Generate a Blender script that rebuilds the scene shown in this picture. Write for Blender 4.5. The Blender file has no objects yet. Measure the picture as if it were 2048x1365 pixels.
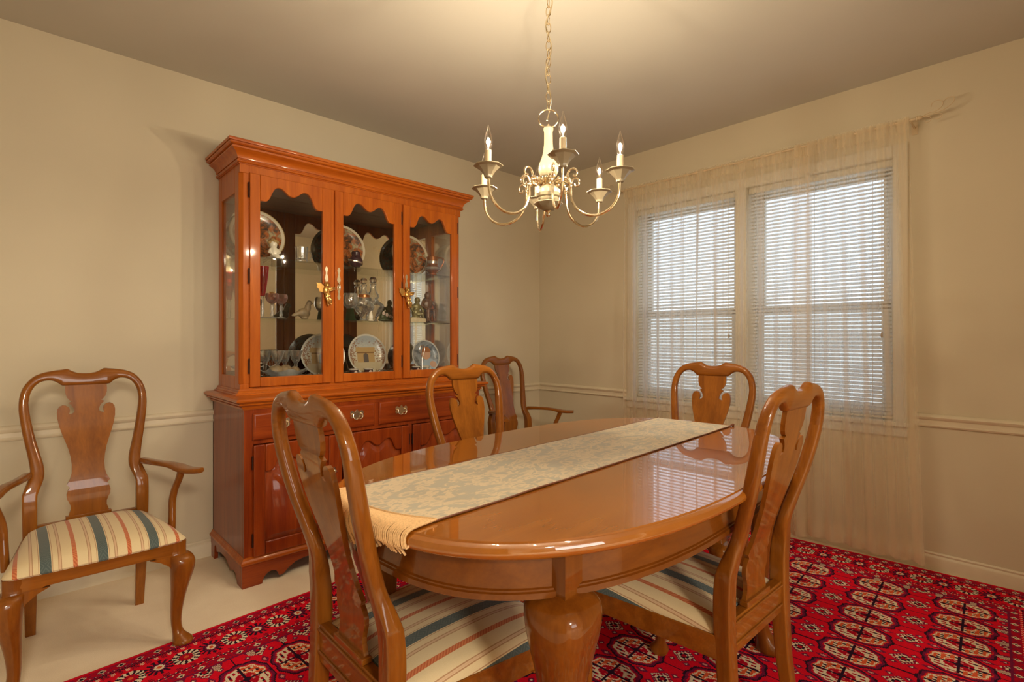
import bpy, bmesh, math, random
import numpy as np
from mathutils import Vector, Matrix
random.seed(7)
sc = bpy.context.scene
COL = sc.collection
R = math.radians
pi = math.pi

# ------------------------------------------------------------------ camera
cam_d = bpy.data.cameras.new('camera')
cam = bpy.data.objects.new('camera', cam_d)
COL.objects.link(cam)
cam.location = (0, 0, 1.111)
cam.rotation_euler = (R(90), 0, R(46.26 - 90))
cam_d.sensor_width = 36.0
cam_d.lens = 1036.5 / 2048 * 36.0
cam_d.shift_y = -2.5 / 2048
cam_d.clip_start = 0.02
sc.camera = cam
# ------------------------------------------------------------------ world (overcast sky outside the window)
world = bpy.data.worlds.new('overcast_sky')
sc.world = world
world.use_nodes = True
wn = world.node_tree
wn.nodes.clear()
w_out = wn.nodes.new('ShaderNodeOutputWorld')
w_bg = wn.nodes.new('ShaderNodeBackground')
w_tc = wn.nodes.new('ShaderNodeTexCoord')
w_sep = wn.nodes.new('ShaderNodeSeparateXYZ')
w_rmp = wn.nodes.new('ShaderNodeValToRGB')
wn.links.new(w_tc.outputs['Generated'], w_sep.inputs[0])
wn.links.new(w_sep.outputs['Z'], w_rmp.inputs[0])
w_rmp.color_ramp.elements[0].position = 0.0
w_rmp.color_ramp.elements[0].color = (1.05, 1.14, 1.20, 1)
w_rmp.color_ramp.elements[1].position = 0.12
w_rmp.color_ramp.elements[1].color = (0.78, 0.90, 1.06, 1)
wn.links.new(w_rmp.outputs[0], w_bg.inputs[0])
w_bg.inputs[1].default_value = 1.9
wn.links.new(w_bg.outputs[0], w_out.inputs[0])
# ------------------------------------------------------------------ exposure
sc.view_settings.view_transform = 'Standard'
sc.view_settings.look = 'None'
sc.view_settings.exposure = 0.0
sc.view_settings.gamma = 1.0
sc.view_settings.use_curve_mapping = False
sc.cycles.transparent_max_bounces = 40
sc.cycles.max_bounces = 10
sc.cycles.diffuse_bounces = 6
sc.cycles.sample_clamp_indirect = 6.0
sc.cycles.caustics_reflective = False
sc.cycles.caustics_refractive = False
BULB_W = 9.3
BULB_COL = (1.0, 0.835, 0.60)
# added fill lamp: wide soft panel far behind the camera, out of view
dl = bpy.data.lights.new('added_fill_wide', 'AREA')
dl.shape = 'RECTANGLE'; dl.size = 2.6; dl.size_y = 1.7
dl.energy = 66; dl.color = (1.0, 0.88, 0.70)
dlo = bpy.data.objects.new('added_fill_wide', dl); COL.objects.link(dlo)
dlo.location = (.3, -5.25, 1.45); dlo.rotation_euler = (R(90), 0, 0)
# second added fill: tilted disk high behind the camera, no fixture modelled
cl = bpy.data.lights.new('added_fill_disk', 'AREA')
cl.shape = 'DISK'; cl.size = .55
cl.energy = 106; cl.color = (1.0, 0.85, 0.64)
clo = bpy.data.objects.new('added_fill_disk', cl); COL.objects.link(clo)
clo.location = (-.35, -2.6, 2.36); clo.rotation_euler = (R(28), 0, 0)

# ------------------------------------------------------------------ helpers
def vcat(P, n):
    """Catmull-Rom resample of a list of tuples (uniform), n pieces per span."""
    P = [np.array(p, float) for p in P]
    out = []
    for i in range(len(P) - 1):
        p0 = P[max(i - 1, 0)]; p1 = P[i]; p2 = P[i + 1]; p3 = P[min(i + 2, len(P) - 1)]
        for k in range(n):
            t = k / n
            out.append(0.5 * ((2 * p1) + (-p0 + p2) * t + (2 * p0 - 5 * p1 + 4 * p2 - p3) * t * t + (-p0 + 3 * p1 - 3 * p2 + p3) * t ** 3))
    out.append(P[-1])
    return out


class MB:
    """collects geometry for ONE mesh"""
    def __init__(s):
        s.v = []; s.f = []; s.mi = []

    def add(s, verts, faces, mi=0):
        o = len(s.v)
        s.v += [tuple(map(float, p)) for p in verts]
        s.f += [tuple(i + o for i in f) for f in faces]
        s.mi += [mi] * len(faces)

    def box(s, x0, x1, y0, y1, z0, z1, mi=0):
        vs = [(x, y, z) for x in (x0, x1) for y in (y0, y1) for z in (z0, z1)]
        s.add(vs, [(0, 1, 3, 2), (4, 6, 7, 5), (0, 4, 5, 1), (2, 3, 7, 6), (0, 2, 6, 4), (1, 5, 7, 3)], mi)

    def rings(s, rs, caps=True, closed=False, mi=0):
        n = len(rs[0]); vs = [p for r in rs for p in r]; fs = []
        m = len(rs)
        for i in range(m if closed else m - 1):
            for k in range(n):
                a = i * n + k; b = i * n + (k + 1) % n
                c = ((i + 1) % m) * n + (k + 1) % n; d = ((i + 1) % m) * n + k
                fs.append((a, b, c, d))
        if caps and not closed:
            fs.append(tuple(reversed(range(n))))
            fs.append(tuple((m - 1) * n + k for k in range(n)))
        s.add(vs, fs, mi)

    def lathe(s, prof, c=(0, 0, 0), seg=24, mi=0, caps=True, M=None):
        rs = []
        for r, z in prof:
            r = max(r, 1e-5)
            ring = [Vector((r * math.cos(2 * pi * k / seg), r * math.sin(2 * pi * k / seg), z)) for k in range(seg)]
            if M is not None:
                ring = [M @ p for p in ring]
            rs.append([(p.x + c[0], p.y + c[1], p.z + c[2]) for p in ring])
        s.rings(rs, caps, False, mi)

    def tube(s, path, rad, seg=8, closed=False, mi=0, flat=None):
        P = [Vector(tuple(p)) for p in path]; n = len(P)
        rr = rad if isinstance(rad, (list, tuple)) else [rad] * n
        rs = []; up = None
        for i in range(n):
            if closed:
                t = P[(i + 1) % n] - P[i - 1]
            else:
                t = P[min(i + 1, n - 1)] - P[max(i - 1, 0)]
            t = t.normalized() if t.length > 1e-9 else Vector((0, 0, 1))
            if up is None:
                up = Vector((0, 0, 1)) if abs(t.z) < .9 else Vector((1, 0, 0))
            a = up - t * up.dot(t)
            if a.length < 1e-6:
                a = t.orthogonal()
            a.normalize(); b = t.cross(a); up = a
            rs.append([tuple(P[i] + (a * math.cos(2 * pi * k / seg) + b * math.sin(2 * pi * k / seg)) * rr[i]) for k in range(seg)])
        s.rings(rs, True, closed, mi)

    def prism(s, poly, axis, a0, a1, mi=0):
        """poly 2D extruded along axis ('x': poly=(y,z); 'y': (x,z); 'z': (x,y))"""
        def p3(p, a):
            return {'x': (a, p[0], p[1]), 'y': (p[0], a, p[1]), 'z': (p[0], p[1], a)}[axis]
        n = len(poly)
        vs = [p3(p, a0) for p in poly] + [p3(p, a1) for p in poly]
        fs = [tuple(range(n)), tuple(range(2 * n - 1, n - 1, -1))]
        fs += [(k, k + n, (k + 1) % n + n, (k + 1) % n) for k in range(n)]
        s.add(vs, fs, mi)

    def ell(s, c, r, seg=12, rng=8, M=None, mi=0):
        rs = []
        for i in range(rng + 1):
            th = pi * i / rng
            q = max(math.sin(th), 1e-4)
            ring = []
            for k in range(seg):
                p = Vector((r[0] * q * math.cos(2 * pi * k / seg), r[1] * q * math.sin(2 * pi * k / seg), -r[2] * math.cos(th)))
                if M is not None:
                    p = M @ p
                ring.append((p.x + c[0], p.y + c[1], p.z + c[2]))
            rs.append(ring)
        s.rings(rs, True, False, mi)

    def build(s, name, mat, parent=None, org=(0, 0, 0), smooth=30, bevel=0, seg=2, remesh=0, subsurf=0):
        me = bpy.data.meshes.new(name)
        me.from_pydata([(v[0] - org[0], v[1] - org[1], v[2] - org[2]) for v in s.v], [], s.f)
        bm = bmesh.new(); bm.from_mesh(me)
        bmesh.ops.recalc_face_normals(bm, faces=bm.faces)
        bm.to_mesh(me); bm.free()
        mats = mat if isinstance(mat, (list, tuple)) else [mat]
        for m in mats:
            me.materials.append(m)
        if len(mats) > 1:
            me.polygons.foreach_set('material_index', s.mi)
        if smooth:
            me.shade_smooth()
            me.set_sharp_from_angle(angle=R(smooth))
        o = bpy.data.objects.new(name, me)
        COL.objects.link(o)
        if parent is not None:
            o.parent = parent
        if bevel:
            b = o.modifiers.new('bevel', 'BEVEL')
            b.width = bevel; b.segments = seg; b.limit_method = 'ANGLE'; b.angle_limit = R(35)
            b.harden_normals = False
        if remesh:
            b = o.modifiers.new('remesh', 'REMESH'); b.mode = 'VOXEL'; b.voxel_size = remesh; b.use_smooth_shade = True
            c = o.modifiers.new('smooth', 'SMOOTH'); c.factor = 0.5; c.iterations = 3
        if subsurf:
            b = o.modifiers.new('subsurf', 'SUBSURF'); b.levels = subsurf; b.render_levels = subsurf
        return o


def empty(name, loc, rz=0.0):
    o = bpy.data.objects.new(name, None)
    COL.objects.link(o)
    o.location = loc; o.rotation_euler = (0, 0, rz)
    o.empty_display_size = .1
    return o


def tag(o, label, cat, group=None, kind=None):
    o['label'] = label
    if cat: o['category'] = cat
    if group: o['group'] = group
    if kind: o['kind'] = kind
    return o


def struct(o, label=None):
    o['kind'] = 'structure'
    if label: o['label'] = label
    return o


def copy_tree(o, parent=None):
    c = o.copy(); COL.objects.link(c)
    if parent is not None:
        c.parent = parent
    for ch in list(o.children):
        copy_tree(ch, c)
    return c

# ------------------------------------------------------------------ materials
class NT:
    def __init__(s, name):
        s.m = bpy.data.materials.new(name); s.m.use_nodes = True
        s.t = s.m.node_tree; s.t.nodes.clear()
        s.out = s.t.nodes.new('ShaderNodeOutputMaterial')

    def n(s, typ, **kw):
        nd = s.t.nodes.new('ShaderNode' + typ)
        for k, v in kw.items():
            setattr(nd, k, v)
        return nd

    def l(s, a, b):
        s.t.links.new(a, b)

    def math(s, op, a, b=None):
        nd = s.n('Math', operation=op)
        for i, x in enumerate((a, b)):
            if x is None: continue
            if isinstance(x, (int, float)): nd.inputs[i].default_value = x
            else: s.l(x, nd.inputs[i])
        return nd.outputs[0]

    def mix(s, fac, a, b):
        nd = s.n('Mix', data_type='RGBA')
        for i, x in ((0, fac), (6, a), (7, b)):
            if isinstance(x, (int, float)): nd.inputs[i].default_value = x
            elif isinstance(x, tuple): nd.inputs[i].default_value = (*x, 1)
            else: s.l(x, nd.inputs[i])
        return nd.outputs[2]

    def noise(s, vec, scale, detail=3, rough=.5, dist=0):
        nd = s.n('TexNoise')
        nd.inputs['Scale'].default_value = scale; nd.inputs['Detail'].default_value = detail
        nd.inputs['Roughness'].default_value = rough; nd.inputs['Distortion'].default_value = dist
        if vec is not None: s.l(vec, nd.inputs['Vector'])
        return nd.outputs['Fac']

    def obj(s, scale=(1, 1, 1)):
        tc = s.n('TexCoord'); mp = s.n('Mapping')
        mp.inputs['Scale'].default_value = scale
        s.l(tc.outputs['Object'], mp.inputs['Vector'])
        return mp.outputs[0]

    def ramp(s, fac, stops):
        nd = s.n('ValToRGB')
        cr = nd.color_ramp
        while len(cr.elements) < len(stops): cr.elements.new(.5)
        for e, (p, c) in zip(cr.elements, stops):
            e.position = p; e.color = (*c, 1)
        s.l(fac, nd.inputs[0])
        return nd.outputs[0]

    def principled(s, col, rough=.5, metal=0, coat=0, coatr=.1, spec=.5, bump=None, bs=.1, bd=.01, sheen=0):
        p = s.n('BsdfPrincipled')
        if isinstance(col, tuple): p.inputs['Base Color'].default_value = (*col, 1)
        else: s.l(col, p.inputs['Base Color'])
        if isinstance(rough, (int, float)): p.inputs['Roughness'].default_value = rough
        else: s.l(rough, p.inputs['Roughness'])
        p.inputs['Metallic'].default_value = metal
        p.inputs['Coat Weight'].default_value = coat
        p.inputs['Coat Roughness'].default_value = coatr
        p.inputs['Specular IOR Level'].default_value = spec
        if sheen: p.inputs['Sheen Weight'].default_value = sheen
        if bump is not None:
            b = s.n('Bump'); b.inputs['Strength'].default_value = bs; b.inputs['Distance'].default_value = bd
            s.l(bump, b.inputs['Height']); s.l(b.outputs[0], p.inputs['Normal'])
        s.l(p.outputs[0], s.out.inputs[0])
        return p


def mat_plain(name, col, rough=.5, metal=0, var=.08, scale=30, coat=0, spec=.5, bs=0):
    t = NT(name); v = t.obj()
    nz = t.noise(v, scale, 3)
    c2 = tuple(min(1, c * (1 + var)) for c in col); c1 = tuple(c * (1 - var) for c in col)
    c = t.ramp(nz, [(.3, c1), (.7, c2)])
    t.principled(c, rough, metal, coat, .08, spec, nz if bs else None, bs, .002)
    return t.m


def mat_wood(name, dark, light, axis, rough=.3, coat=.5, coatr=.08, fine=1.0, spec=.5):
    t = NT(name)
    sc_ = {'x': (1.6, 22, 22), 'y': (22, 1.6, 22), 'z': (22, 22, 1.6)}[axis]
    v = t.obj(sc_)
    a = t.noise(v, 1.0 * fine, 5, .6, .7)
    v2 = t.obj(tuple(q * 7 for q in sc_))
    b = t.noise(v2, 1.0, 3, .6, .2)
    m = t.math('ADD', t.math('MULTIPLY', a, .75), t.math('MULTIPLY', b, .25))
    c = t.ramp(m, [(.34, dark), (.52, tuple((x + y) / 2 for x, y in zip(dark, light))), (.68, light)])
    t.principled(c, rough, 0, coat, coatr, spec, b, .03, .001)
    return t.m


M = {}
# walls and ceiling
def mat_paint(name, col, scale=220, bs=.06):
    t = NT(name); v = t.obj()
    n1 = t.noise(v, scale, 2); n2 = t.noise(v, 2.0, 2)
    c = t.ramp(n2, [(.3, tuple(x * .97 for x in col)), (.7, tuple(min(1, x * 1.03) for x in col))])
    t.principled(c, .75, 0, 0, .1, .25, n1, bs, .002)
    return t.m
M['wall'] = mat_paint('wall_paint', (.61, .545, .41))
M['ceil'] = mat_paint('ceiling_paint', (.52, .50, .45))
M['trim'] = mat_plain('cream_trim_paint', (.68, .605, .46), .4, var=.02)
M['white_trim'] = mat_plain('white_trim_paint', (.62, .59, .51), .4, var=.02)
# carpet
t = NT('cream_carpet'); v = t.obj()
n1 = t.noise(v, 420, 2); n2 = t.noise(v, 5, 3)
mm = t.math('ADD', t.math('MULTIPLY', n1, .5), t.math('MULTIPLY', n2, .5))
c = t.ramp(mm, [(.3, (.78, .66, .50)), (.7, (.95, .84, .67))])
t.principled(c, .95, 0, 0, .1, .05, n1, .25, .004)
M['carpet'] = t.m
# woods
M['chair'] = mat_wood('chair_cherry_wood', (.175, .050, .005), (.315, .106, .011), 'z', .30, .75, .045, 1.0, .12)
M['chair_x'] = mat_wood('chair_cherry_wood_crosswise', (.175, .050, .005), (.315, .106, .011), 'x', .30, .75, .045, 1.0, .12)
M['chair_y'] = mat_wood('chair_cherry_wood_lengthwise', (.175, .050, .005), (.315, .106, .011), 'y', .30, .75, .045, 1.0, .12)
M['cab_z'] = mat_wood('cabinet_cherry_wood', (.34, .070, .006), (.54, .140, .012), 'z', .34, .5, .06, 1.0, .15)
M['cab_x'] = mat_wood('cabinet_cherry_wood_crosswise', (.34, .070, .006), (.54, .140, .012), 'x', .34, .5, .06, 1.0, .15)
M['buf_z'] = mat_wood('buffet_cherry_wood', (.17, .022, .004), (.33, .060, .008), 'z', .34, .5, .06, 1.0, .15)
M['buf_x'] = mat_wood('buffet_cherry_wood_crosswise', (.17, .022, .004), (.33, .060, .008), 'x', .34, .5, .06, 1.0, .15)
M['table_z'] = mat_wood('table_leg_wood', (.145, .039, .004), (.25, .078, .008), 'z', .28, .75, .035, 1.0, .12)
M['table_x'] = mat_wood('table_apron_wood', (.13, .034, .0035), (.205, .060, .006), 'x', .28, .75, .035, 1.0, .12)
M['cab_in'] = mat_wood('cabinet_inside_wood', (.16, .06, .02), (.28, .11, .035), 'x', .5, .1, .2)
# table top: long grain, one joint line across the middle
t = NT('table_top_wood'); v = t.obj((1.3, 16, 16))
a = t.noise(v, 1.0, 5, .6, .8)
c = t.ramp(a, [(.25, (.315, .094, .008)), (.75, (.395, .132, .012))])
tc = t.n('TexCoord'); sp = t.n('SeparateXYZ'); t.l(tc.outputs['Object'], sp.inputs[0])
seam = t.math('LESS_THAN', t.math('ABSOLUTE', sp.outputs['X']), .0013)
c = t.mix(seam, c, (.06, .02, .006))
pt_ = t.principled(c, .25, 0, 1.0, .008, .15)
pt_.inputs['Coat IOR'].default_value = 2.0
M['table_top'] = t.m
# metals
M['brass'] = mat_plain('antique_pale_brass', (.86, .77, .58), .25, 1, .08)
M['gold'] = mat_plain('gilded_resin', (.72, .42, .13), .28, .9, .12)
M['champ'] = mat_plain('polished_champagne_metal', (.86, .74, .54), .14, 1, .04)
M['dark_metal'] = mat_plain('dark_bronze_hinge', (.05, .02, .015), .4, .7)
M['silver'] = mat_plain('silver_plate', (.85, .80, .72), .18, 1)
M['ivory'] = mat_plain('ivory_glazed_ceramic', (.29, .245, .165), .3, 0, .03, coat=.3)
M['candle'] = mat_plain('candle_sleeve_card', (.55, .45, .30), .55, 0, .03)
M['rodwhite'] = mat_plain('painted_curtain_rod', (.62, .50, .33), .4, 0, .03)
M['blind'] = None
# seat fabric
def mat_seat(name, off, per):
    t = NT(name)
    tc = t.n('TexCoord'); sp = t.n('SeparateXYZ'); t.l(tc.outputs['Object'], sp.inputs[0])
    at_ = t.n('Attribute', attribute_name='fabric_u')
    X, Y = t.math('MULTIPLY', t.math('ADD', at_.outputs['Fac'], off), .142 / per), sp.outputs['Y']
    pp = t.n('Math', operation='PINGPONG'); t.l(X, pp.inputs[0]); pp.inputs[1].default_value = .071
    d = pp.outputs[0]
    weave = t.noise(t.obj(), 900, 2)
    cream = t.mix(weave, (.66, .53, .31), (.80, .67, .43))
    di = t.math('ADD', t.math('PINGPONG', Y, .016), d)
    dia = t.math('LESS_THAN', t.math('ABSOLUTE', t.math('SUBTRACT', t.math('PINGPONG', di, .008), .004)), .0015)
    blue = t.mix(dia, (.085, .115, .115), (.12, .15, .145))
    cc = t.mix(t.math('LESS_THAN', d, .0135), cream, blue)
    def band(x, w):
        return t.math('LESS_THAN', t.math('ABSOLUTE', t.math('SUBTRACT', d, x)), w)
    thin = t.math('MAXIMUM', t.math('MAXIMUM', band(.0310, .0011), band(.0375, .0011)), band(.0165, .0008))
    cc = t.mix(thin, cc, (.46, .27, .15))
    cc = t.mix(band(.0343, .0016), cc, (.66, .46, .30))
    rope = t.math('PINGPONG', t.math('ADD', t.math('MULTIPLY', Y, 1.0), X), .004)
    orange = t.mix(t.math('GREATER_THAN', rope, .002), (.50, .13, .055), (.62, .22, .09))
    cc = t.mix(t.math('GREATER_THAN', d, .0655), cc, orange)
    t.principled(cc, .85, 0, 0, .1, .15, weave, .15, .002, .2)
    return t.m
M['seat'] = mat_seat('striped_seat_fabric', 0.0, .142)
M['seat_side'] = mat_seat('striped_seat_fabric_side_chair', .0785, .157)
# runner damask
t = NT('runner_damask'); v = t.obj((1.0, 1.6, 1))
n1 = t.noise(v, 8, 3, .55, 1.8)
n2 = t.noise(v, 26, 2, .5, 1.4)
mm = t.math('ADD', t.math('MULTIPLY', n1, .62), t.math('MULTIPLY', n2, .38))
c = t.ramp(mm, [(.40, (.40, .375, .29)), (.462, (.44, .385, .27)), (.482, (.64, .515, .33)), (.54, (.60, .49, .32)), (.56, (.49, .42, .29)), (.62, (.42, .385, .295))])
fn = t.noise(t.obj(), 1500, 1)
t.principled(c, .55, 0, 0, .1, .35, fn, .1, .001, .3)
M['runner'] = t.m
M['fringe'] = mat_plain('peach_rope_fringe', (.74, .48, .23), .7, 0, .15, 300)
M['braid'] = mat_plain('dark_runner_edging', (.16, .055, .025), .6, 0, .1, 200)


def mat_clear(name, tint=(1, 1, 1), refl=.35, base=.03, edge=.0, edgecol=(.5, .5, .45)):
    """clear glass: see-through with a fresnel sheen; 'edge' thickens the rim of hollow ware"""
    t = NT(name)
    tr = t.n('BsdfTransparent'); tr.inputs[0].default_value = (*tint, 1)
    gl = t.n('BsdfGlossy'); gl.inputs['Roughness'].default_value = .02
    gl.inputs[0].default_value = (1, 1, 1, 1)
    fr = t.n('Fresnel'); fr.inputs['IOR'].default_value = 1.5
    nz = t.noise(t.obj(), 3, 1)
    f = t.math('ADD', t.math('MULTIPLY', fr.outputs[0], refl), t.math('MULTIPLY', nz, base))
    mx = t.n('MixShader'); t.l(f, mx.inputs[0]); t.l(tr.outputs[0], mx.inputs[1]); t.l(gl.outputs[0], mx.inputs[2])
    last = mx.outputs[0]
    if edge:
        df = t.n('BsdfDiffuse'); df.inputs[0].default_value = (*edgecol, 1)
        lw = t.n('LayerWeight'); lw.inputs[0].default_value = .35
        m2 = t.n('MixShader'); t.l(t.math('MULTIPLY', lw.outputs['Facing'], edge), m2.inputs[0])
        t.l(last, m2.inputs[1]); t.l(df.outputs[0], m2.inputs[2]); last = m2.outputs[0]
    t.l(last, t.out.inputs[0])
    return t.m
M['pane'] = mat_clear('cabinet_door_glass', (.99, .995, .985), .55, .0)
M['shelf_glass'] = mat_clear('shelf_glass', (.95, .98, .96), .7, .0)
M['window_glass'] = mat_clear('window_glass', (.93, .96, .96), .5, .0)
M['crystal'] = mat_clear('cut_crystal', (.97, .97, .95), 1.2, .16, .5, (.88, .86, .80))
M['bulb'] = mat_clear('clear_bulb_glass', (1, .97, .92), .8, .0)
M['ruby'] = mat_clear('ruby_glass', (.75, .03, .10), .6, .03, .55, (.65, .02, .07))
M['rose_glass'] = mat_clear('rose_cut_glass', (.84, .66, .62), 1.0, .12, .6, (.62, .36, .33))
M['green_glass'] = mat_clear('green_glass', (.16, .35, .14), .7, .05, .6, (.06, .16, .05))
# mirror
t = NT('cabinet_back_mirror')
g = t.n('BsdfGlossy'); g.inputs['Roughness'].default_value = .012
nz = t.noise(t.obj(), 4, 1)
t.l(t.mix(nz, (.90, .89, .84), (.93, .92, .87)), g.inputs[0]); t.l(g.outputs[0], t.out.inputs[0])
M['mirror'] = t.m
# sheer curtain
t = NT('sheer_voile')
tr = t.n('BsdfTransparent'); tr.inputs[0].default_value = (1, 1, 1, 1)
df = t.n('BsdfDiffuse'); tl = t.n('BsdfTranslucent')
wv = t.noise(t.obj(), 700, 1)
cc = t.mix(wv, (.82, .66, .43), (.92, .77, .53))
t.l(cc, df.inputs[0]); t.l(t.mix(wv, (.88, .86, .82), (.96, .95, .92)), tl.inputs[0])
m1 = t.n('MixShader'); m1.inputs[0].default_value = .47; t.l(df.outputs[0], m1.inputs[1]); t.l(tl.outputs[0], m1.inputs[2])
lw = t.n('LayerWeight'); lw.inputs[0].default_value = .5
op = t.math('ADD', t.math('MULTIPLY', lw.outputs['Facing'], .80), .27)
m2 = t.n('MixShader'); t.l(t.math('MINIMUM', op, .95), m2.inputs[0]); t.l(tr.outputs[0], m2.inputs[1]); t.l(m1.outputs[0], m2.inputs[2])
t.l(m2.outputs[0], t.out.inputs[0])
M['sheer'] = t.m
# blind slats, slightly translucent vinyl
t = NT('white_vinyl_slat')
df = t.n('BsdfDiffuse'); tl = t.n('BsdfTranslucent')
wv = t.noise(t.obj(), 40, 1)
cc = t.mix(wv, (.84, .86, .88), (.90, .92, .94)); t.l(cc, df.inputs[0]); t.l(cc, tl.inputs[0])
m1 = t.n('MixShader'); m1.inputs[0].default_value = .62; t.l(df.outputs[0], m1.inputs[1]); t.l(tl.outputs[0], m1.inputs[2])
t.l(m1.outputs[0], t.out.inputs[0])
M['blind'] = t.m
# insect screen
t = NT('grey_insect_screen')
tr = t.n('BsdfTransparent'); df = t.n('BsdfDiffuse')
nz = t.noise(t.obj(), 50, 1)
t.l(t.mix(nz, (.10, .10, .10), (.14, .14, .14)), df.inputs[0])
m1 = t.n('MixShader'); m1.inputs[0].default_value = .22; t.l(tr.outputs[0], m1.inputs[1]); t.l(df.outputs[0], m1.inputs[2])
t.l(m1.outputs[0], t.out.inputs[0])
M['screen'] = t.m
# glowing filament
t = NT('glowing_filament')
em = t.n('Emission'); em.inputs[0].default_value = (1, .85, .58, 1); em.inputs[1].default_value = 40
t.l(em.outputs[0], t.out.inputs[0])
M['filament'] = t.m
# porcelain and figures
M['porcelain'] = mat_plain('white_porcelain', (.80, .74, .62), .2, 0, .04, coat=.5)
M['blonde'] = mat_plain('blonde_curls', (.40, .26, .10), .5, 0, .3, 120)
M['figbrown'] = mat_plain('brown_glazed_figure', (.16, .075, .035), .35, 0, .35, 60)
M['figgreen'] = mat_plain('olive_bronze_figure', (.22, .19, .08), .35, .3, .35, 60)
M['bookcream'] = mat_plain('cream_base_stone', (.70, .58, .38), .5, 0, .08, 60)
M['copper'] = mat_plain('copper_lustre_glaze', (.42, .15, .04), .2, .6, .25, 40, .4)
M['lustre'] = mat_plain('silver_lustre_band', (.55, .48, .40), .25, .7, .2, 60)
M['grey_china'] = mat_plain('blue_grey_china', (.36, .38, .36), .3, 0, .25, 30)
M['dark_china'] = mat_plain('dark_purple_china', (.05, .02, .03), .25, 0, .5, 60)
M['flower'] = mat_plain('dark_green_flower_glaze', (.07, .09, .04), .4, 0, .6, 90)
M['petal'] = mat_plain('pale_pink_petal', (.70, .55, .48), .4, 0, .1)
M['tan'] = mat_plain('tan_stoneware', (.28, .20, .11), .45, 0, .3, 40)


def mat_plate(name, kind):
    """round picture plate: local X across, Z up; pictures are plain generic motifs"""
    t = NT(name)
    tc = t.n('TexCoord'); sp = t.n('SeparateXYZ'); t.l(tc.outputs['Object'], sp.inputs[0])
    X, Z = sp.outputs['X'], sp.outputs['Z']
    r = t.math('SQRT', t.math('ADD', t.math('MULTIPLY', X, X), t.math('MULTIPLY', Z, Z)))
    nz = t.noise(t.obj((1, 1, 1)), 26, 3, .6, .8)
    nf = t.noise(t.obj((1, 1, 1)), 110, 2)
    def box(x0, x1, z0, z1):
        a = t.math('MULTIPLY', t.math('GREATER_THAN', X, x0), t.math('LESS_THAN', X, x1))
        b = t.math('MULTIPLY', t.math('GREATER_THAN', Z, z0), t.math('LESS_THAN', Z, z1))
        return t.math('MULTIPLY', a, b)
    def disc(x, z, q):
        dx = t.math('SUBTRACT', X, x); dz = t.math('SUBTRACT', Z, z)
        return t.math('LESS_THAN', t.math('ADD', t.math('MULTIPLY', dx, dx), t.math('MULTIPLY', dz, dz)), q * q)
    if kind == 'scene':
        c = t.ramp(nz, [(.36, (.05, .03, .02)), (.45, (.22, .07, .02)), (.52, (.48, .13, .03)), (.58, (.20, .16, .10)), (.66, (.45, .35, .20))])
        rim = (.66, .58, .44)
        c = t.mix(t.math('GREATER_THAN', r, .122), c, rim)
        c = t.mix(t.math('GREATER_THAN', r, .136), c, (.36, .22, .08))
    elif kind == 'arch':
        c = t.ramp(t.math('ADD', t.math('MULTIPLY', Z, 4.0), t.math('MULTIPLY', nf, .3)), [(-.0, (.55, .50, .38)), (.2, (.62, .60, .50)), (.5, (.36, .40, .42))])
        tree = t.math('GREATER_THAN', t.math('ADD', nf, t.math('MULTIPLY', t.math('ABSOLUTE', X), 3.2)), .77)
        c = t.mix(tree, c, (.30, .16, .09))
        body = t.math('MAXIMUM', box(-.062, .050, -.045, .038), box(-.068, .056, .018, .046))
        c = t.mix(body, c, (.46, .31, .14))
        c = t.mix(box(-.062, .050, .010, .018), c, (.22, .12, .05))
        hole = t.math('MAXIMUM', box(-.022, .010, -.045, -.006), disc(-.006, -.006, .016))
        c = t.mix(hole, c, (.12, .10, .09))
        c = t.mix(box(-.09, .09, -.1, -.045), c, (.50, .42, .28))
        c = t.mix(t.math('GREATER_THAN', r, .114), c, (.60, .58, .50))
        c = t.mix(t.math('GREATER_THAN', r, .126), c, (.42, .30, .13))
    else:
        c = t.ramp(nz, [(.35, (.10, .12, .14)), (.6, (.36, .40, .44))])
        c = t.mix(disc(.03, -.07, .055), c, (.42, .52, .62))
        c = t.mix(disc(.055, -.055, .022), c, (.66, .40, .27))
        c = t.mix(disc(.012, .012, .034), c, (.68, .40, .26))
        c = t.mix(t.math('MULTIPLY', disc(.016, .030, .034), t.math('GREATER_THAN', Z, .026)), c, (.42, .16, .05))
        c = t.mix(t.math('GREATER_THAN', r, .098), c, (.62, .62, .58))
    t.principled(c, .22, 0, .5, .05)
    return t.m
M['plate_scene'] = mat_plate('picture_plate_glaze', 'scene')
M['plate_arch'] = mat_plate('arch_plate_glaze', 'arch')
M['plate_child'] = mat_plate('child_plate_glaze', 'child')

# ------------------------------------------------------------------ room shell
WX, WY, H = 3.201, 3.008, 2.44
X0, Y0 = -1.1, -0.75
b = MB(); b.box(-2.6, WX + .16, -5.5, WY + .12, -.12, 0); struct(b.build('floor', M['carpet'], smooth=0), 'cream wall-to-wall carpet')
b = MB(); b.box(-2.6, WX + .16, -5.5, WY + .12, H, H + .12); struct(b.build('ceiling', M['ceil'], smooth=0))
b = MB(); b.box(X0 - .12, WX + .16, WY, WY + .12, 0, H); struct(b.build('wall_left', M['wall'], smooth=0))
b = MB(); b.box(X0 - .12, X0, Y0, WY, 0, H); struct(b.build('wall_front', M['wall'], smooth=0))
b = MB()
b.box(X0 - .12, -.70, Y0 - .12, Y0, 0, H); b.box(1.50, WX + .16, Y0 - .12, Y0, 0, H); b.box(-.70, 1.50, Y0 - .12, Y0, 2.12, H)  # opening added and sized to steer the fill light into the room
struct(b.build('wall_right', M['wall'], smooth=0), 'unseen wall with a wide opening added to let the fill light in')
b = MB()
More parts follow.
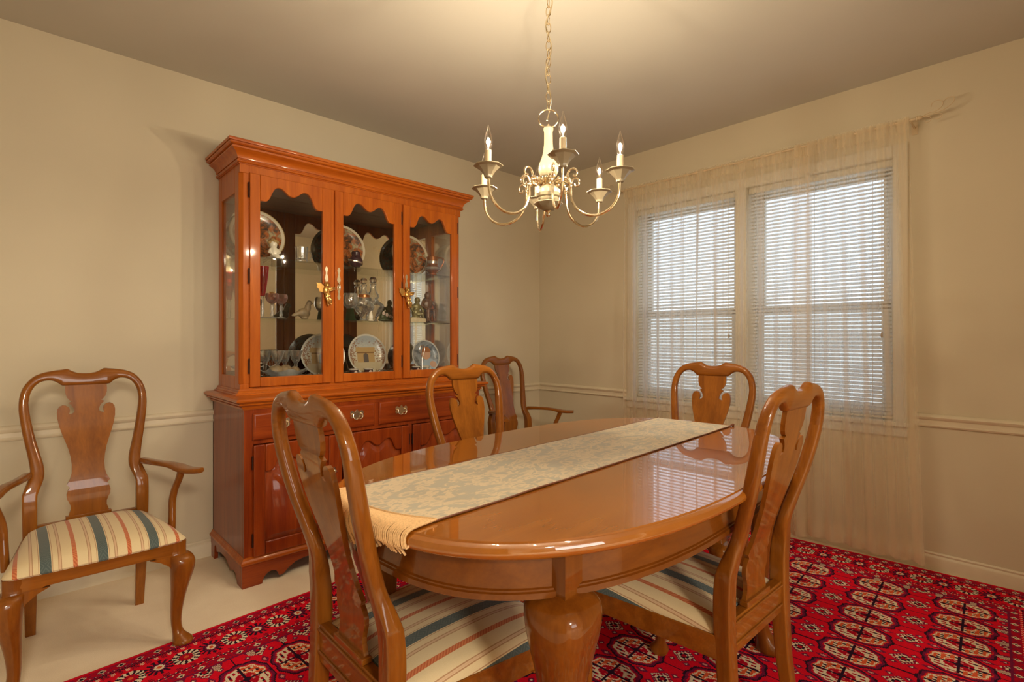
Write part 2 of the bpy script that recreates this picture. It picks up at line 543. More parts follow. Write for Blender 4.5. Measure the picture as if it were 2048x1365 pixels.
b.box(-2.6, -2.48, -5.5, Y0 - .12, 0, H); b.box(WX + .04, WX + .16, -5.5, Y0 - .12, 0, H); b.box(-2.48, X0 - .12, Y0 - .12, Y0, 0, H)  # unseen shell added to house the two fill lamps
b.box(-2.48, -1.05, -5.5, -5.38, 0, H); b.box(1.65, WX + .04, -5.5, -5.38, 0, H); b.box(-1.05, 1.65, -5.5, -5.38, 0, .55); b.box(-1.05, 1.65, -5.5, -5.38, 2.35, H)
struct(b.build('wall_far', M['wall'], smooth=0), 'unseen walls added around the fill lamps, with a window-sized hole')
WO = (.560, 2.065, .700, 2.030)     # window opening y0 y1 z0 z1
b = MB()
b.box(WX, WX + .16, Y0, WO[0], 0, H); b.box(WX, WX + .16, WO[1], WY, 0, H)
b.box(WX, WX + .16, WO[0], WO[1], 0, WO[2]); b.box(WX, WX + .16, WO[0], WO[1], WO[3], H)
struct(b.build('wall_back', M['wall'], smooth=0))
# chair rail
RAIL = [(0, .690), (.010, .690), (.014, .697), (.008, .703), (.008, .722), (.016, .727), (.020, .738), (.014, .748), (.006, .752), (0, .752)]
b = MB(); b.prism([(WY - o, z) for o, z in RAIL], 'x', X0, WX); struct(b.build('trim_1', M['trim'], smooth=40), 'cream chair rail on the cabinet wall')
b = MB()
b.prism([(WX - o, z) for o, z in RAIL], 'y', 2.13, WY)
struct(b.build('trim_2', M['trim'], smooth=40), 'cream chair rail between corner and window')
b = MB(); b.prism([(WX - o, z) for o, z in RAIL], 'y', Y0, .49); struct(b.build('trim_3', M['trim'], smooth=40), 'cream chair rail right of the window')
BASE = [(0, 0), (.014, 0), (.014, .060), (.011, .068), (.006, .072), (.008, .080), (.004, .086), (0, .086)]
b = MB(); b.prism([(WY - o, z) for o, z in BASE], 'x', X0, WX); struct(b.build('baseboard_left', M['trim'], smooth=40))
b = MB(); b.prism([(WX - o, z) for o, z in BASE], 'y', Y0, WY); struct(b.build('baseboard_back', M['trim'], smooth=40))
# window casing, sill
b = MB()
cw = .062
for (y0, y1, z0, z1) in ((WO[0] - cw, WO[0], WO[2], WO[3] + cw), (WO[1], WO[1] + cw, WO[2], WO[3] + cw), (WO[0], WO[1], WO[3], WO[3] + cw)):
    b.box(WX - .016, WX, y0, y1, z0, z1)
MUL = (1.283, 1.350)
b.box(WX - .016, WX + .10, MUL[0], MUL[1], WO[2], WO[3])
struct(b.build('trim_4', M['white_trim'], bevel=.004), 'white window casing and mullion behind the sheer')
b = MB()
b.box(WX - .035, WX + .14, WO[0] - cw - .02, WO[1] + cw + .02, WO[2] - .022, WO[2] + .002)
b.box(WX - .014, WX, WO[0] - cw, WO[1] + cw, WO[2] - .075, WO[2] - .022)
struct(b.build('trim_5', M['white_trim'], bevel=.004), 'white window sill and apron')
# windows: two double-hung units
def window(name, y0, y1, label):
    xg = WX + .115
    root = empty(name, (xg, (y0 + y1) / 2, WO[2])); struct(root, label)
    o = (xg, (y0 + y1) / 2, WO[2])
    z0, z1 = WO[2], WO[3]; zm = 1.285
    f = MB()
    for (a, c, e, g) in ((y0, y0 + .025, z0, z1), (y1 - .025, y1, z0, z1), (y0, y1, z1 - .025, z1), (y0, y1, z0, z0 + .02)):
        f.box(xg - .035, xg + .035, a, c, e, g)
    f.build('frame', M['white_trim'], root, o, bevel=.002)
    for nm, xs, a, c in (('lower_sash', xg - .022, z0 + .02, zm + .02), ('upper_sash', xg + .012, zm - .02, z1 - .025)):
        s = MB(); w = .036
        s.box(xs - .014, xs + .014, y0 + .025, y0 + .025 + w, a, c); s.box(xs - .014, xs + .014, y1 - .025 - w, y1 - .025, a, c)
        s.box(xs - .014, xs + .014, y0 + .025, y1 - .025, a, a + .04); s.box(xs - .014, xs + .014, y0 + .025, y1 - .025, c - .036, c)
        so = s.build(nm, M['white_trim'], root, o, bevel=.002)
        p = MB(); p.box(xs - .002, xs + .002, y0 + .06, y1 - .06, a + .04, c - .036)
        p.build('pane', M['window_glass'], so, o, smooth=0)
    s = MB(); s.box(xg + .036, xg + .037, y0 + .02, y1 - .02, z0, zm)
    s.build('insect_screen', M['screen'], root, o, smooth=0)
window('window_1', MUL[1], WO[1], 'left double-hung window behind the blind')
window('window_2', WO[0], MUL[0], 'right double-hung window behind the blind')

# blinds
def blind(y0, y1, label, tassel):
    xb = WX + .028
    o = (xb, (y0 + y1) / 2, WO[3])
    root = empty('venetian_blind', o); tag(root, label, 'window blind', 'white venetian blinds')
    m = MB(); m.box(xb - .014, xb + .014, y0, y1, WO[3] - .035, WO[3] - .001); m.build('head_rail', M['white_trim'], root, o, bevel=.002)
    s = MB(); w, tk, tilt = .025, .0006, R(38)
    z = WO[3] - .046; pitch = .0212
    while z > WO[2] + .03:
        sec = []
        for k in range(5):
            u = (k / 4 - .5) * w; hgt = .0022 * (1 - (2 * u / w) ** 2)
            sec.append((u * math.cos(tilt) - hgt * math.sin(tilt), u * math.sin(tilt) + hgt * math.cos(tilt)))
        for side in (y0 + .004, y1 - .004):
            pass
        vs = [(xb + p[0], y, z + p[1]) for y in (y0 + .004, y1 - .004) for p in sec]
        vs += [(xb + p[0], y, z + p[1] - tk) for y in (y0 + .004, y1 - .004) for p in sec]
        fs = []
        for k in range(4):
            fs.append((k, k + 1, k + 6, k + 5)); fs.append((10 + k, 15 + k, 16 + k, 11 + k))
        fs += [(0, 5, 15, 10), (4, 14, 19, 9)]
        s.add(vs, fs)
        z -= pitch
    sl = s.build('slats', M['blind'], root, o, smooth=60)
    m = MB(); m.box(xb - .011, xb + .011, y0 + .003, y1 - .003, WO[2] + .008, WO[2] + .02); m.build('bottom_rail', M['white_trim'], root, o, bevel=.002)
    for fy in (.12, .5, .88):
        c = MB(); y = y0 + (y1 - y0) * fy
        c.box(xb - .0135, xb - .0125, y - .001, y + .001, WO[2] + .012, WO[3] - .03)
        c.build('ladder_cord', M['white_trim'], root, o, smooth=0)
    c = MB(); yw = y0 + .045
    c.tube([(xb - .02, yw, WO[3] - .03), (xb - .02, yw, 1.15)], .0012, 6)
    pc = c.build('pull_cord', M['white_trim'], root, o)
    c = MB(); c.lathe([(.001, .028), (.004, .022), (.0055, .006), (.003, 0)], (xb - .02, yw, 1.122), 10)
    c.build('tassel', M['tan'], pc, o)
blind(MUL[1] + .004, WO[1] - .004, 'white venetian blind in the left half of the window, nearer the corner', True)
blind(WO[0] + .004, MUL[0] - .004, 'white venetian blind in the right half of the window, behind the tall chair back', True)

# curtain rod with scroll finials
def curtain_rod():
    xr, zr = 3.100, 2.166
    y0, y1 = .455, 2.125
    o = (xr, 1.3, zr)
    root = empty('curtain_rod', o); tag(root, 'slim pale curtain rod with wire scroll finials above the window', 'curtain rod')
    m = MB(); m.tube([(xr, y0, zr), (xr, y1, zr)], .006, 12); m.build('rod', M['rodwhite'], root, o)
    for yy, s in ((y0, -1), (y1, 1)):
        f = MB()
        f.lathe([(.004, 0), (.010, .002), (.011, .006), (.008, .010), (.011, .014), (.009, .020), (.005, .026)], (0, 0, 0), 12,
                M=Matrix.Translation((xr, yy, zr)) @ Matrix.Rotation(s * -pi / 2, 4, 'X'))
        def scroll(pts, rad=.0022):
            f.tube([(xr + p[2], yy + s * p[0], zr + p[1]) for p in vcat(pts, 5)], rad, 6)
        scroll([(.02, 0, 0), (.045, .012, 0), (.075, .014, 0), (.098, .030, 0), (.098, .052, 0), (.080, .062, 0), (.062, .054, 0), (.058, .038, 0)])
        scroll([(.02, 0, .004), (.06, .006, .004), (.10, .012, .004), (.135, .034, .004), (.140, .058, .004), (.120, .064, .004), (.10, .05, .004)])
        scroll([(.02, 0, 0), (.045, -.002, 0), (.058, -.014, 0), (.052, -.028, 0), (.038, -.028, 0), (.034, -.016, 0)], .0018)
        scroll([(.03, 0, -.003), (.07, .004, -.003), (.098, -.008, -.003), (.090, -.024, -.003), (.066, -.024, -.003)], .0018)
        f.build('finial', M['rodwhite'], root, o)
        k = MB(); yk = yy - s * .018
        k.tube([(WX, yk, zr - .012), (xr + .03, yk, zr - .012), (xr, yk, zr - .006)], .005, 8)
        k.box(WX - .004, WX, yk - .012, yk + .012, zr - .045, zr + .02)
        k.build('bracket', M['rodwhite'], root, o)
curtain_rod()

# sheer panels
def sheer(ya, yb, za, zb, yab, ybb, x0, label, seed, hem=True):
    rnd = random.Random(seed)
    o = (x0, (ya + yb) / 2, zb)
    ph = [rnd.uniform(0, 2 * pi) for _ in range(8)]
    fr = [rnd.uniform(.8, 1.2) for _ in range(8)]
    L = yb - ya
    nu, nv = int(L * 190), 46
    def pt(u, v):
        # u along width, v from top 0 to bottom 1
        yt = ya + L * u; ybm = yab + (ybb - yab) * u
        y = yt + (ybm - yt) * v ** 1.2
        s = u * L
        amp_f = .0042 * max(0, 1 - v * 5)
        amp_c = .013 + .019 * min(1, v * 2)
        x = amp_f * math.sin(s * 2 * pi / .030 * fr[0] + ph[0]) + amp_f * .6 * math.sin(s * 2 * pi / .047 + ph[1])
        x += amp_c * math.sin(s * 2 * pi / .165 * fr[2] + ph[2] + .8 * math.sin(v * 2.5 + ph[3])) * (.55 + .45 * math.sin(s * 7 + ph[4]))
        x += amp_c * .5 * math.sin(s * 2 * pi / .093 * fr[5] + ph[5] + .5 * v)
        q = min(1, v / .02)
        x *= .35 + .65 * q
        x = max(-.03, min(.05, x))
        z = za + (zb - za) * v
        if v < .02:      # header ruffle standing above the rod
            z += .008 * abs(math.sin(s * 2 * pi / .03 + ph[7])) * (1 - v / .02)
        z += .006 * math.sin(s * 9 + ph[1]) * v
        return (x0 + x, y, z)
    vs = []; fs = []
    vv = [0, .006, .012, .02, .035] + [.05 + .95 * k / nv for k in range(nv + 1)]
    for v in vv:
        for i in range(nu + 1):
            vs.append(pt(i / nu, v))
    w = nu + 1
    for j in range(len(vv) - 1):
        for i in range(nu):
            fs.append((j * w + i, j * w + i + 1, (j + 1) * w + i + 1, (j + 1) * w + i))
    m = MB(); m.add(vs, fs)
    c = m.build('sheer_curtain', M['sheer'], None, o, smooth=80)
    c.location = o
    tag(c, label, 'curtain', 'sheer curtain panels')
    # doubled hem at the bottom, its own strip of cloth
    vs = []; fs = []
    vh = [.955, .97, .985, .999]
    for v in vh:
        for i in range(nu + 1):
            p = pt(i / nu, v); vs.append((p[0] - .003, p[1], p[2]))
    for j in range(len(vh) - 1):
        for i in range(nu):
            fs.append((j * w + i, j * w + i + 1, (j + 1) * w + i + 1, (j + 1) * w + i))
    m = MB(); m.add(vs, fs); m.build('hem', M['sheer'], c, o, smooth=80)
    # rod pocket: second layer wrapped over the rod at the top
    vs = []; fs = []
    vh = [.004, .014, .024, .034]
    for v in vh:
        for i in range(nu + 1):
            p = pt(i / nu, v); vs.append((p[0] - .012, p[1], p[2]))
    for j in range(len(vh) - 1):
        for i in range(nu):
            fs.append((j * w + i, j * w + i + 1, (j + 1) * w + i + 1, (j + 1) * w + i))
    m = MB(); m.add(vs, fs); m.build('rod_pocket', M['sheer'], c, o, smooth=80)
sheer(.905, 2.095, 2.180, .035, .915, 2.10, 3.112, 'sheer off-white curtain panel over the left window half, reaching the corner side', 3)
sheer(.478, .985, 2.180, .050, .415, .99, 3.100, 'sheer off-white curtain panel at the right end of the rod, hem near the rug', 11)

# ------------------------------------------------------------------ rug (knotted pattern, one face per knot cluster)
def rug():
    c = .004
    s0, s1, t0, t1 = .13, 3.175, -.315, 2.195
    ns, nt = int((s1 - s0) / c), int((t1 - t0) / c)
    S, T = np.meshgrid(s0 + (np.arange(ns) + .5) * c, t0 + (np.arange(nt) + .5) * c, indexing='ij')
    RED, DARK, CREAM, ORANGE, PURP, DRED, PINK = range(7)
    I = np.full(S.shape, RED, np.int32)
    rg = np.random.default_rng(3)
    e = np.minimum(np.minimum(S - s0, s1 - S), np.minimum(T - t0, t1 - T))
    side_s = np.minimum(S - s0, s1 - S) < np.minimum(T - t0, t1 - T)
    along = np.where(side_s, T, S)
    ci = np.floor(along / c).astype(int); ei = np.floor(e / c).astype(int)
    # field: main guls
    gs, gt = .1665, .282
    ks = np.round((S - 2.15) / gs); kt = np.round((T - .0805) / gt)
    ds = S - 2.15 - ks * gs; dt = T - .0805 - kt * gt
    I[(np.abs(dt) < c * .6)] = DRED
    I[(np.abs(ds) < c * .6)] = DARK
    a, bb = ds / .077, dt / .099
    th = np.arctan2(bb, a)
    r = (np.abs(a) ** 2.4 + np.abs(bb) ** 2.4) ** (1 / 2.4) * (1 + .035 * np.cos(10 * th))
    def put(mask, col): I[mask] = col
    put(r < 1.03, DARK); put(r < .96, PURP); put(r < .86, RED)
    q = (ds * dt > 0)
    put((r < .83) & q, ORANGE)
    put((r < .83) & ~q, DRED)
    m1 = (np.floor(np.abs(ds) / .0081) % 2 == 0); m2 = (np.floor(np.abs(dt) / .0121) % 2 == 0)
    put((r < .80) & (r > .42) & ~q, CREAM)
    put((r < .74) & (r > .48) & ~q & m1 & m2, DRED)
    put((r < .70) & (r > .56) & ~q & m1 & ~m2, DARK)
    put((r < .80) & (r > .74) & q, CREAM)
    put((r < .74) & (r > .40) & q & m1 & m2, CREAM)
    put((r < .64) & (r > .48) & q & ~m1 & m2, DARK)
    put((r < .45) & (r > .40) & q, CREAM)
    put(r < .36, DRED)
    put((r < .30) & m1 & m2, PINK); put((r < .13), DARK)
    put((r < .80) & (np.abs(ds) < .004), DARK); put((r < .80) & (np.abs(dt) < .004), DARK)
    # minor guls
    ds2 = S - 2.15 - gs / 2 - np.round((S - 2.15 - gs / 2) / gs) * gs
    dt2 = T - .0805 - gt / 2 - np.round((T - .0805 - gt / 2) / gt) * gt
    ad, at = np.abs(ds2), np.abs(dt2)
    dia = ad / .040 + at / .045
    put(dia < 1, PURP); put(dia < .72, DRED)
    chk = (np.floor(ad / .008) + np.floor(at / .008)) % 2 == 0
    put((dia < .9) & chk & (dia > .3), CREAM); put((dia < .55) & ~chk, DARK)
    arm = (ad / .013 + np.abs(at - .072) / .026) < 1
    put(arm, PURP); put((ad / .013 + np.abs(at - .072) / .026) < .45, PINK)
    arm2 = (np.abs(ad - .040) / .012 + np.abs(at - .026) / .014) < 1
    put(arm2, PURP); put((np.abs(ad - .040) / .012 + np.abs(at - .026) / .014) < .4, CREAM)
    # borders
    B = e < .262
    put(B, RED)
    put(e < .012, RED)
    z1 = (e >= .012) & (e < .050)
    put(z1, DRED)
    put(z1 & (rg.random(S.shape) < .30), PURP)
    pa = (along % .052) - .026; pe = e - .031
    put(z1 & ((np.abs(pa) + np.abs(pe)) < .013), CREAM); put(z1 & ((np.abs(pa) + np.abs(pe)) < .007), DARK)
    def dotted(lo, hi, base, dot, per, sub):
        z = (e >= lo) & (e < hi); put(z, base)
        put(z & ((ci + ei * 2) % per < sub), dot)
    dotted(.050, .055, PURP, PINK, 4, 1)
    dotted(.055, .070, DRED, DARK, 5, 3)
    crs = (np.abs((along % .040) - .020) < .008) & (np.abs(e - .078) < .010)
    put(crs & ((ci + ei) % 2 == 0), DARK)
    crs2 = (np.abs(((along + .02) % .040) - .020) < .006) & (np.abs(e - .078) < .008)
    put(crs2 & ((ci + ei) % 2 == 0), CREAM)
    # flower row
    k = np.round(along / .079); da = along - k * .079; de = e - .142
    rr = np.hypot(da / .043, de / .046); tt = np.arctan2(de, da)
    ray = np.sin(tt * 13) > -.1
    even = (k.astype(int) % 2 == 0)
    fl = (rr < 1) & (e > .088) & (e < .200)
    put(fl & even & ray, DARK); put(fl & even & (rr < .62), PURP)
    put(fl & even & (rr < .62) & ray & (rr > .45), DARK)
    put(fl & ~even & ray & (rr > .52), CREAM); put(fl & ~even & ~ray & (rr > .4), DARK)
    put(fl & ~even & (rr < .42), DRED)
    put(fl & (rr < .34) & even, CREAM); put(fl & (rr < .17), ORANGE)
    crs3 = (np.abs(((along + .02) % .040) - .020) < .008) & (np.abs(e - .203) < .010)
    put(crs3 & ((ci + ei) % 2 == 0), DARK)
    dotted(.213, .218, PURP, CREAM, 4, 1)
    dotted(.218, .226, DRED, DARK, 6, 3)
    dotted(.226, .231, RED, CREAM, 5, 1)
    z2 = (e >= .231) & (e < .262); put(z2, DRED); put(z2 & (rg.random(S.shape) < .28), PURP)
    pa = (along % .060) - .030; pe = e - .248
    put(z2 & ((np.abs(pa) + np.abs(pe)) < .012), CREAM); put(z2 & ((np.abs(pa) + np.abs(pe)) < .006), DARK)
    put((e >= .262) & (e < .268), PURP)
    # hook motifs hanging into the field
    pa = np.abs((along % .110) - .055)
    hk = (e >= .268) & (e < .305) & (pa < .024 - (e - .268) * .5)
    put(hk, PURP); put(hk & ((ci + ei) % 2 == 0) & (pa < .012), CREAM)
    # mesh
    zt = .009
    xs = np.linspace(s0, s0 + ns * c, ns + 1); ys = np.linspace(t0, t0 + nt * c, nt + 1)
    GX, GY = np.meshgrid(xs, ys, indexing='ij')
    V = np.stack([GX.ravel(), GY.ravel(), np.full(GX.size, zt)], 1)
    idx = np.arange((ns + 1) * (nt + 1)).reshape(ns + 1, nt + 1)
    F = np.stack([idx[:-1, :-1], idx[1:, :-1], idx[1:, 1:], idx[:-1, 1:]], -1).reshape(-1, 4)
    mi = I.ravel()
    # edge skirt down to the carpet
    loop = np.concatenate([idx[:, 0], idx[-1, 1:], idx[-2::-1, -1], idx[0, -2:0:-1]])
    low = V[loop].copy(); low[:, 2] = .001
    n0 = len(V); V = np.concatenate([V, low])
    nl = len(loop); li = np.arange(nl)
    F2 = np.stack([loop, n0 + li, n0 + (li + 1) % nl, loop[(li + 1) % nl]], 1)
    F = np.concatenate([F, F2]); mi = np.concatenate([mi, np.zeros(nl, np.int32)])
    me = bpy.data.meshes.new('rug')
    me.vertices.add(len(V)); me.vertices.foreach_set('co', V.astype(np.float32).ravel())
    me.loops.add(F.size); me.loops.foreach_set('vertex_index', F.astype(np.int32).ravel())
    me.polygons.add(len(F)); me.polygons.foreach_set('loop_start', np.arange(0, F.size, 4, dtype=np.int32))
    me.update(calc_edges=True)
    cols = [(.72, .007, .026), (.028, .010, .026), (.78, .65, .48), (.70, .11, .04), (.19, .012, .055), (.45, .005, .022), (.70, .30, .27)]
    names = ['red', 'black', 'cream', 'orange', 'purple', 'dark_red', 'pink']
    for nm, col in zip(names, cols):
        tt_ = NT('rug_wool_' + nm); v = tt_.obj(); nz = tt_.noise(v, 380, 2); nb = tt_.noise(v, 3, 2)
        f = tt_.math('ADD', tt_.math('MULTIPLY', nz, .6), tt_.math('MULTIPLY', nb, .4))
        cc = tt_.ramp(f, [(.3, tuple(x * .75 for x in col)), (.7, tuple(min(1, x * 1.2) for x in col))])
        tt_.principled(cc, .95, 0, 0, .1, .05, nz, .3, .003)
        me.materials.append(tt_.m)
    me.polygons.foreach_set('material_index', mi.astype(np.int32))
    me.validate()
    o = bpy.data.objects.new('area_rug', me); COL.objects.link(o)
    o.rotation_euler = (0, 0, R(3.5))
    tag(o, 'red oriental rug with rows of cream medallions and dark flower border', 'rug')
rug()
RZ = .009     # top of the rug pile

# ------------------------------------------------------------------ chairs
ZB = [0, .2, .4, .5, .56, .65, .75, .85, .95, 1.02]
YB = [-.045, -.012, 0, 0, -.008, -.035, -.065, -.088, -.104, -.113]
def back_y(z):
    # smoothed lean of the chair back
    return float(sum(np.interp(z + d, ZB, YB) for d in (-.03, -.015, 0, .015, .03)) / 5)
def sweep_section(m, st, nseg=28):
    """st: list of (Ox,Oz,Ix,Iz,halfdepth,exponent)"""
    rs = []
    for ox, oz, ix, iz, d, n in st:
        mx, mz = (ox + ix) / 2, (oz + iz) / 2; hx, hz = (ox - ix) / 2, (oz - iz) / 2
        ring = []
        for k in range(nseg):
            a = 2 * pi * k / nseg
            ca, sa = math.cos(a), math.sin(a)
            ca = math.copysign(abs(ca) ** (2 / n), ca); sa = math.copysign(abs(sa) ** (2 / n), sa)
            z = mz + hz * ca
            ring.append((mx + hx * ca, back_y(z) + sa * d, z))
        rs.append(ring)
    m.rings(rs)
STILE = [(.183, 0, .153, 0, .015, 9), (.188, .2, .150, .2, .018, 9), (.191, .40, .150, .40, .021, 9), (.192, .478, .150, .478, .021, 9),
         (.192, .530, .150, .518, .020, 9), (.190, .545, .147, .540, .0195, 7), (.177, .585, .133, .580, .0175, 3.4), (.170, .615, .129, .605, .0165, 3),
         (.172, .645, .131, .635, .0165, 3), (.179, .690, .140, .675, .0165, 3), (.187, .735, .150, .720, .0165, 3), (.195, .790, .160, .772, .0165, 3),
         (.2005, .845, .169, .832, .016, 3), (.199, .885, .172, .868, .0155, 2.8)]
CREST = [(.199, .885, .172, .868, .0155, 2.8), (.193, .914, .167, .902, .0150, 2.7), (.180, .942, .155, .929, .0145, 2.6), (.158, .968, .137, .946, .014, 2.6),
         (.130, .982, .115, .951, .014, 2.6), (.100, .989, .098, .947, .014, 2.6), (.076, .992, .084, .937, .0145, 2.8), (.058, .994, .074, .929, .015, 3),
         (.046, .987, .052, .928, .015, 3), (.030, .979, .032, .928, .015, 3), (.014, .976, .014, .928, .015, 3), (0, .975, 0, .928, .015, 3)]
SPL = [(.065, .930), (.066, .912), (.065, .896), (.060, .880), (.053, .870), (.045, .866), (.057, .859), (.048, .851), (.042, .841), (.038, .831), (.039, .823), (.045, .817), (.056, .815),
       (.053, .822), (.052, .832), (.055, .842), (.064, .850), (.074, .852), (.083, .848), (.089, .838), (.091, .825), (.090, .800), (.085, .772), (.077, .742), (.067, .710), (.059, .682),
       (.053, .652), (.050, .622), (.051, .592), (.056, .572), (.066, .552), (.057, .540), (.063, .530), (.067, .515), (.066, .498), (.060, .485), (.055, .470), (.055, .455), (.060, .440), (.064, .420)]
def make_splat(parent, mat):
    bm = bmesh.new()
    pts = [(x, z) for x, z in SPL] + [(-x, z) for x, z in reversed(SPL)]
    vs = [bm.verts.new((x, 0, z)) for x, z in pts]
    bm.faces.new(vs)
    z = .43
    while z < .93:
        bmesh.ops.bisect_plane(bm, geom=bm.verts[:] + bm.edges[:] + bm.faces[:], plane_co=(0, 0, z), plane_no=(0, 0, 1))
        z += .0125
    bmesh.ops.triangulate(bm, faces=[f for f in bm.faces if len(f.verts) > 4])
    fr = bm.faces[:]
    ext = bmesh.ops.extrude_face_region(bm, geom=fr)
    nv = [g for g in ext['geom'] if isinstance(g, bmesh.types.BMVert)]
    for v in bm.verts: v.co.y = back_y(v.co.z) + .0055
    for v in nv: v.co.y -= .011
    bmesh.ops.recalc_face_normals(bm, faces=bm.faces[:])
    me = bpy.data.meshes.new('splat'); bm.to_mesh(me); bm.free()
    me.materials.append(mat); me.shade_smooth(); me.set_sharp_from_angle(angle=R(35))
    o = bpy.data.objects.new('splat', me); COL.objects.link(o); o.parent = parent
    return o
def cabriole(m, cx_, cy_, dx, dy, secs, nseg=16):
    d = math.hypot(dx, dy); dx /= d; dy /= d
    rs = []
    for z, off, r, n in vcat(secs, 3):
        ring = []
        for k in range(nseg):
            a = 2 * pi * k / nseg; ca, sa = math.cos(a), math.sin(a)
            ca = math.copysign(abs(ca) ** (2 / n), ca); sa = math.copysign(abs(sa) ** (2 / n), sa)
            ring.append((cx_ + dx * off + r * ca, cy_ + dy * off + r * sa, z))
        rs.append(ring)
    m.rings(rs)
CAB = [(.380, 0, .026, 6), (.336, 0, .026, 6), (.331, .004, .030, 4), (.322, .014, .036, 3), (.303, .020, .0395, 2.6), (.270, .019, .037, 2.4), (.230, .013, .031, 2.3), (.180, .005, .0240, 2.2),
       (.130, -.001, .0195, 2.1), (.085, -.003, .0170, 2), (.055, .001, .0170, 2), (.040, .007, .020, 2), (.028, .015, .0265, 2), (.018, .021, .032, 2), (.010, .022, .033, 2), (.004, .021, .030, 2), (0, .020, .028, 2)]
def make_chair(arm, name):
    root = empty(name, (0, 0, 0))
    W, Z, Yw = M['chair'], M['chair_x'], M['chair_y']
    fw = .243 if arm else .232
    for sx in (1, -1):
        m = MB(); st = vcat(STILE, 3)
        sweep_section(m, [(sx * s[0], s[1], sx * s[2], s[3], s[4], s[5]) for s in st])
        m.build('rear_leg', W, root, smooth=50)
        m = MB(); cxx, cyy = sx * (fw - .027), .405
        cabriole(m, cxx, cyy, sx, 1.0, CAB)
        # knee returns under the rails
        m.prism([(cxx - sx * .02, .332), (cxx - sx * .085, .332), (cxx - sx * .055, .318), (cxx - sx * .030, .298), (cxx - sx * .012, .270), (cxx, .265), (cxx, .332)], 'y', cyy + .002, cyy + .026)
        m.prism([(cyy - .015, .332), (cyy - .075, .332), (cyy - .050, .318), (cyy - .028, .298), (cyy - .010, .270), (cyy, .265), (cyy, .332)], 'x', cxx - sx * .002 if sx > 0 else cxx - .026 + .002, cxx + .024 if sx > 0 else cxx + .002)
        m.build('front_leg', W, root, smooth=50)
    m = MB(); st = vcat(CREST, 4)
    full = [tuple(s) for s in st] + [(-s[0], s[1], -s[2], s[3], s[4], s[5]) for s in reversed(st[:-1])]
    sweep_section(m, full, 20)
    m.build('top_rail', Z, root, smooth=50)
    make_splat(root, W)
    # seat frame
    m = MB()
    prof = [(-fw + .02, .384), (fw - .02, .384), (fw - .02, .326), (fw - .085, .326), (fw - .10, .336), (-fw + .10, .336), (-fw + .085, .326), (-fw + .02, .326)]
    m.prism(prof, 'y', .408, .430)
    for sx in (1, -1):
        p = [(sx * .189, 0.0), (sx * .168, 0.0), (sx * (fw - .022), .410), (sx * (fw - .001), .410)]
        m.prism(p, 'z', .326, .384)
    m.build('seat_frame', Z, root, bevel=.002)
    m = MB()
    m.box(-.152, .152, -.013, .012, .330, .418); m.box(-.070, .070, -.014, .009, .418, .432)
    m.box(-.152, .152, -.018, -.012, .352, .358); m.box(-.152, .152, -.018, -.012, .405, .411)
    m.build('rear_rail', Z, root, bevel=.002)
    # upholstered seat
    m = MB(); n = 28
    vs = []; fs = []
    y0, y1 = .014, .437
    for j in range(n + 1):
        v = j / n
        for i in range(n + 1):
            u = -1 + 2 * i / n
            # rounded-corner mapping
            uu = math.copysign(abs(u) ** .92, u)
            vv = v
            hw = .185 + (fw + .004 - .185) * vv
            cr = max(0, (abs(uu) - .86) / .14); cf = max(0, (vv - .90) / .10)
            x = uu * hw * (1 - .03 * cf ** 2 * cr)
            y = y0 + (y1 - y0) * vv + .010 * (1 - uu * uu) * (vv ** 4) - .012 * cr ** 2 * cf
            a = 1 - abs(uu) ** 5; c_ = 1 - (2 * vv - 1) ** 5 if vv > .5 else 1 - .45 * (1 - 2 * vv) ** 4
            h = (max(a, 0) ** .5) * (max(c_, 0) ** .5)
            z = .384 + .040 * h + .020 * (1 - uu * uu) * (1 - (2 * vv - 1) ** 2 * (1 if vv > .5 else .6))
            vs.append((x, y, z))
    w = n + 1
    for j in range(n):
        for i in range(n):
            fs.append((j * w + i, j * w + i + 1, (j + 1) * w + i + 1, (j + 1) * w + i))
    loop = [i for i in range(w)] + [j * w + n for j in range(1, w)] + [n * w + i for i in range(n - 1, -1, -1)] + [j * w for j in range(n - 1, 0, -1)]
    k0 = len(vs)
    for q in loop:
        vs.append((vs[q][0] * .985, .22 + (vs[q][1] - .22) * .985, .378))
    nl = len(loop)
    for q in range(nl):
        fs.append((loop[q], loop[(q + 1) % nl], k0 + (q + 1) % nl, k0 + q))
    fs.append(tuple(k0 + q for q in range(nl)))
    m.add(vs, fs)
    so = m.build('seat_cushion', M['seat'] if arm else M['seat_side'], root, smooth=60)
    fu = [0.0] * len(vs)
    for j in range(n + 1):
        acc = 0.0
        for i in range(n // 2 + 1, n + 1):
            a_, b_ = vs[j * w + i - 1], vs[j * w + i]
            acc += math.hypot(b_[0] - a_[0], (b_[2] - a_[2]) * .8)
            fu[j * w + i] = acc; fu[j * w + n - i] = -acc
    for q in range(nl):
        fu[k0 + q] = fu[loop[q]] * 1.012
    at = so.data.attributes.new('fabric_u', 'FLOAT', 'POINT')
    at.data.foreach_set('value', fu)
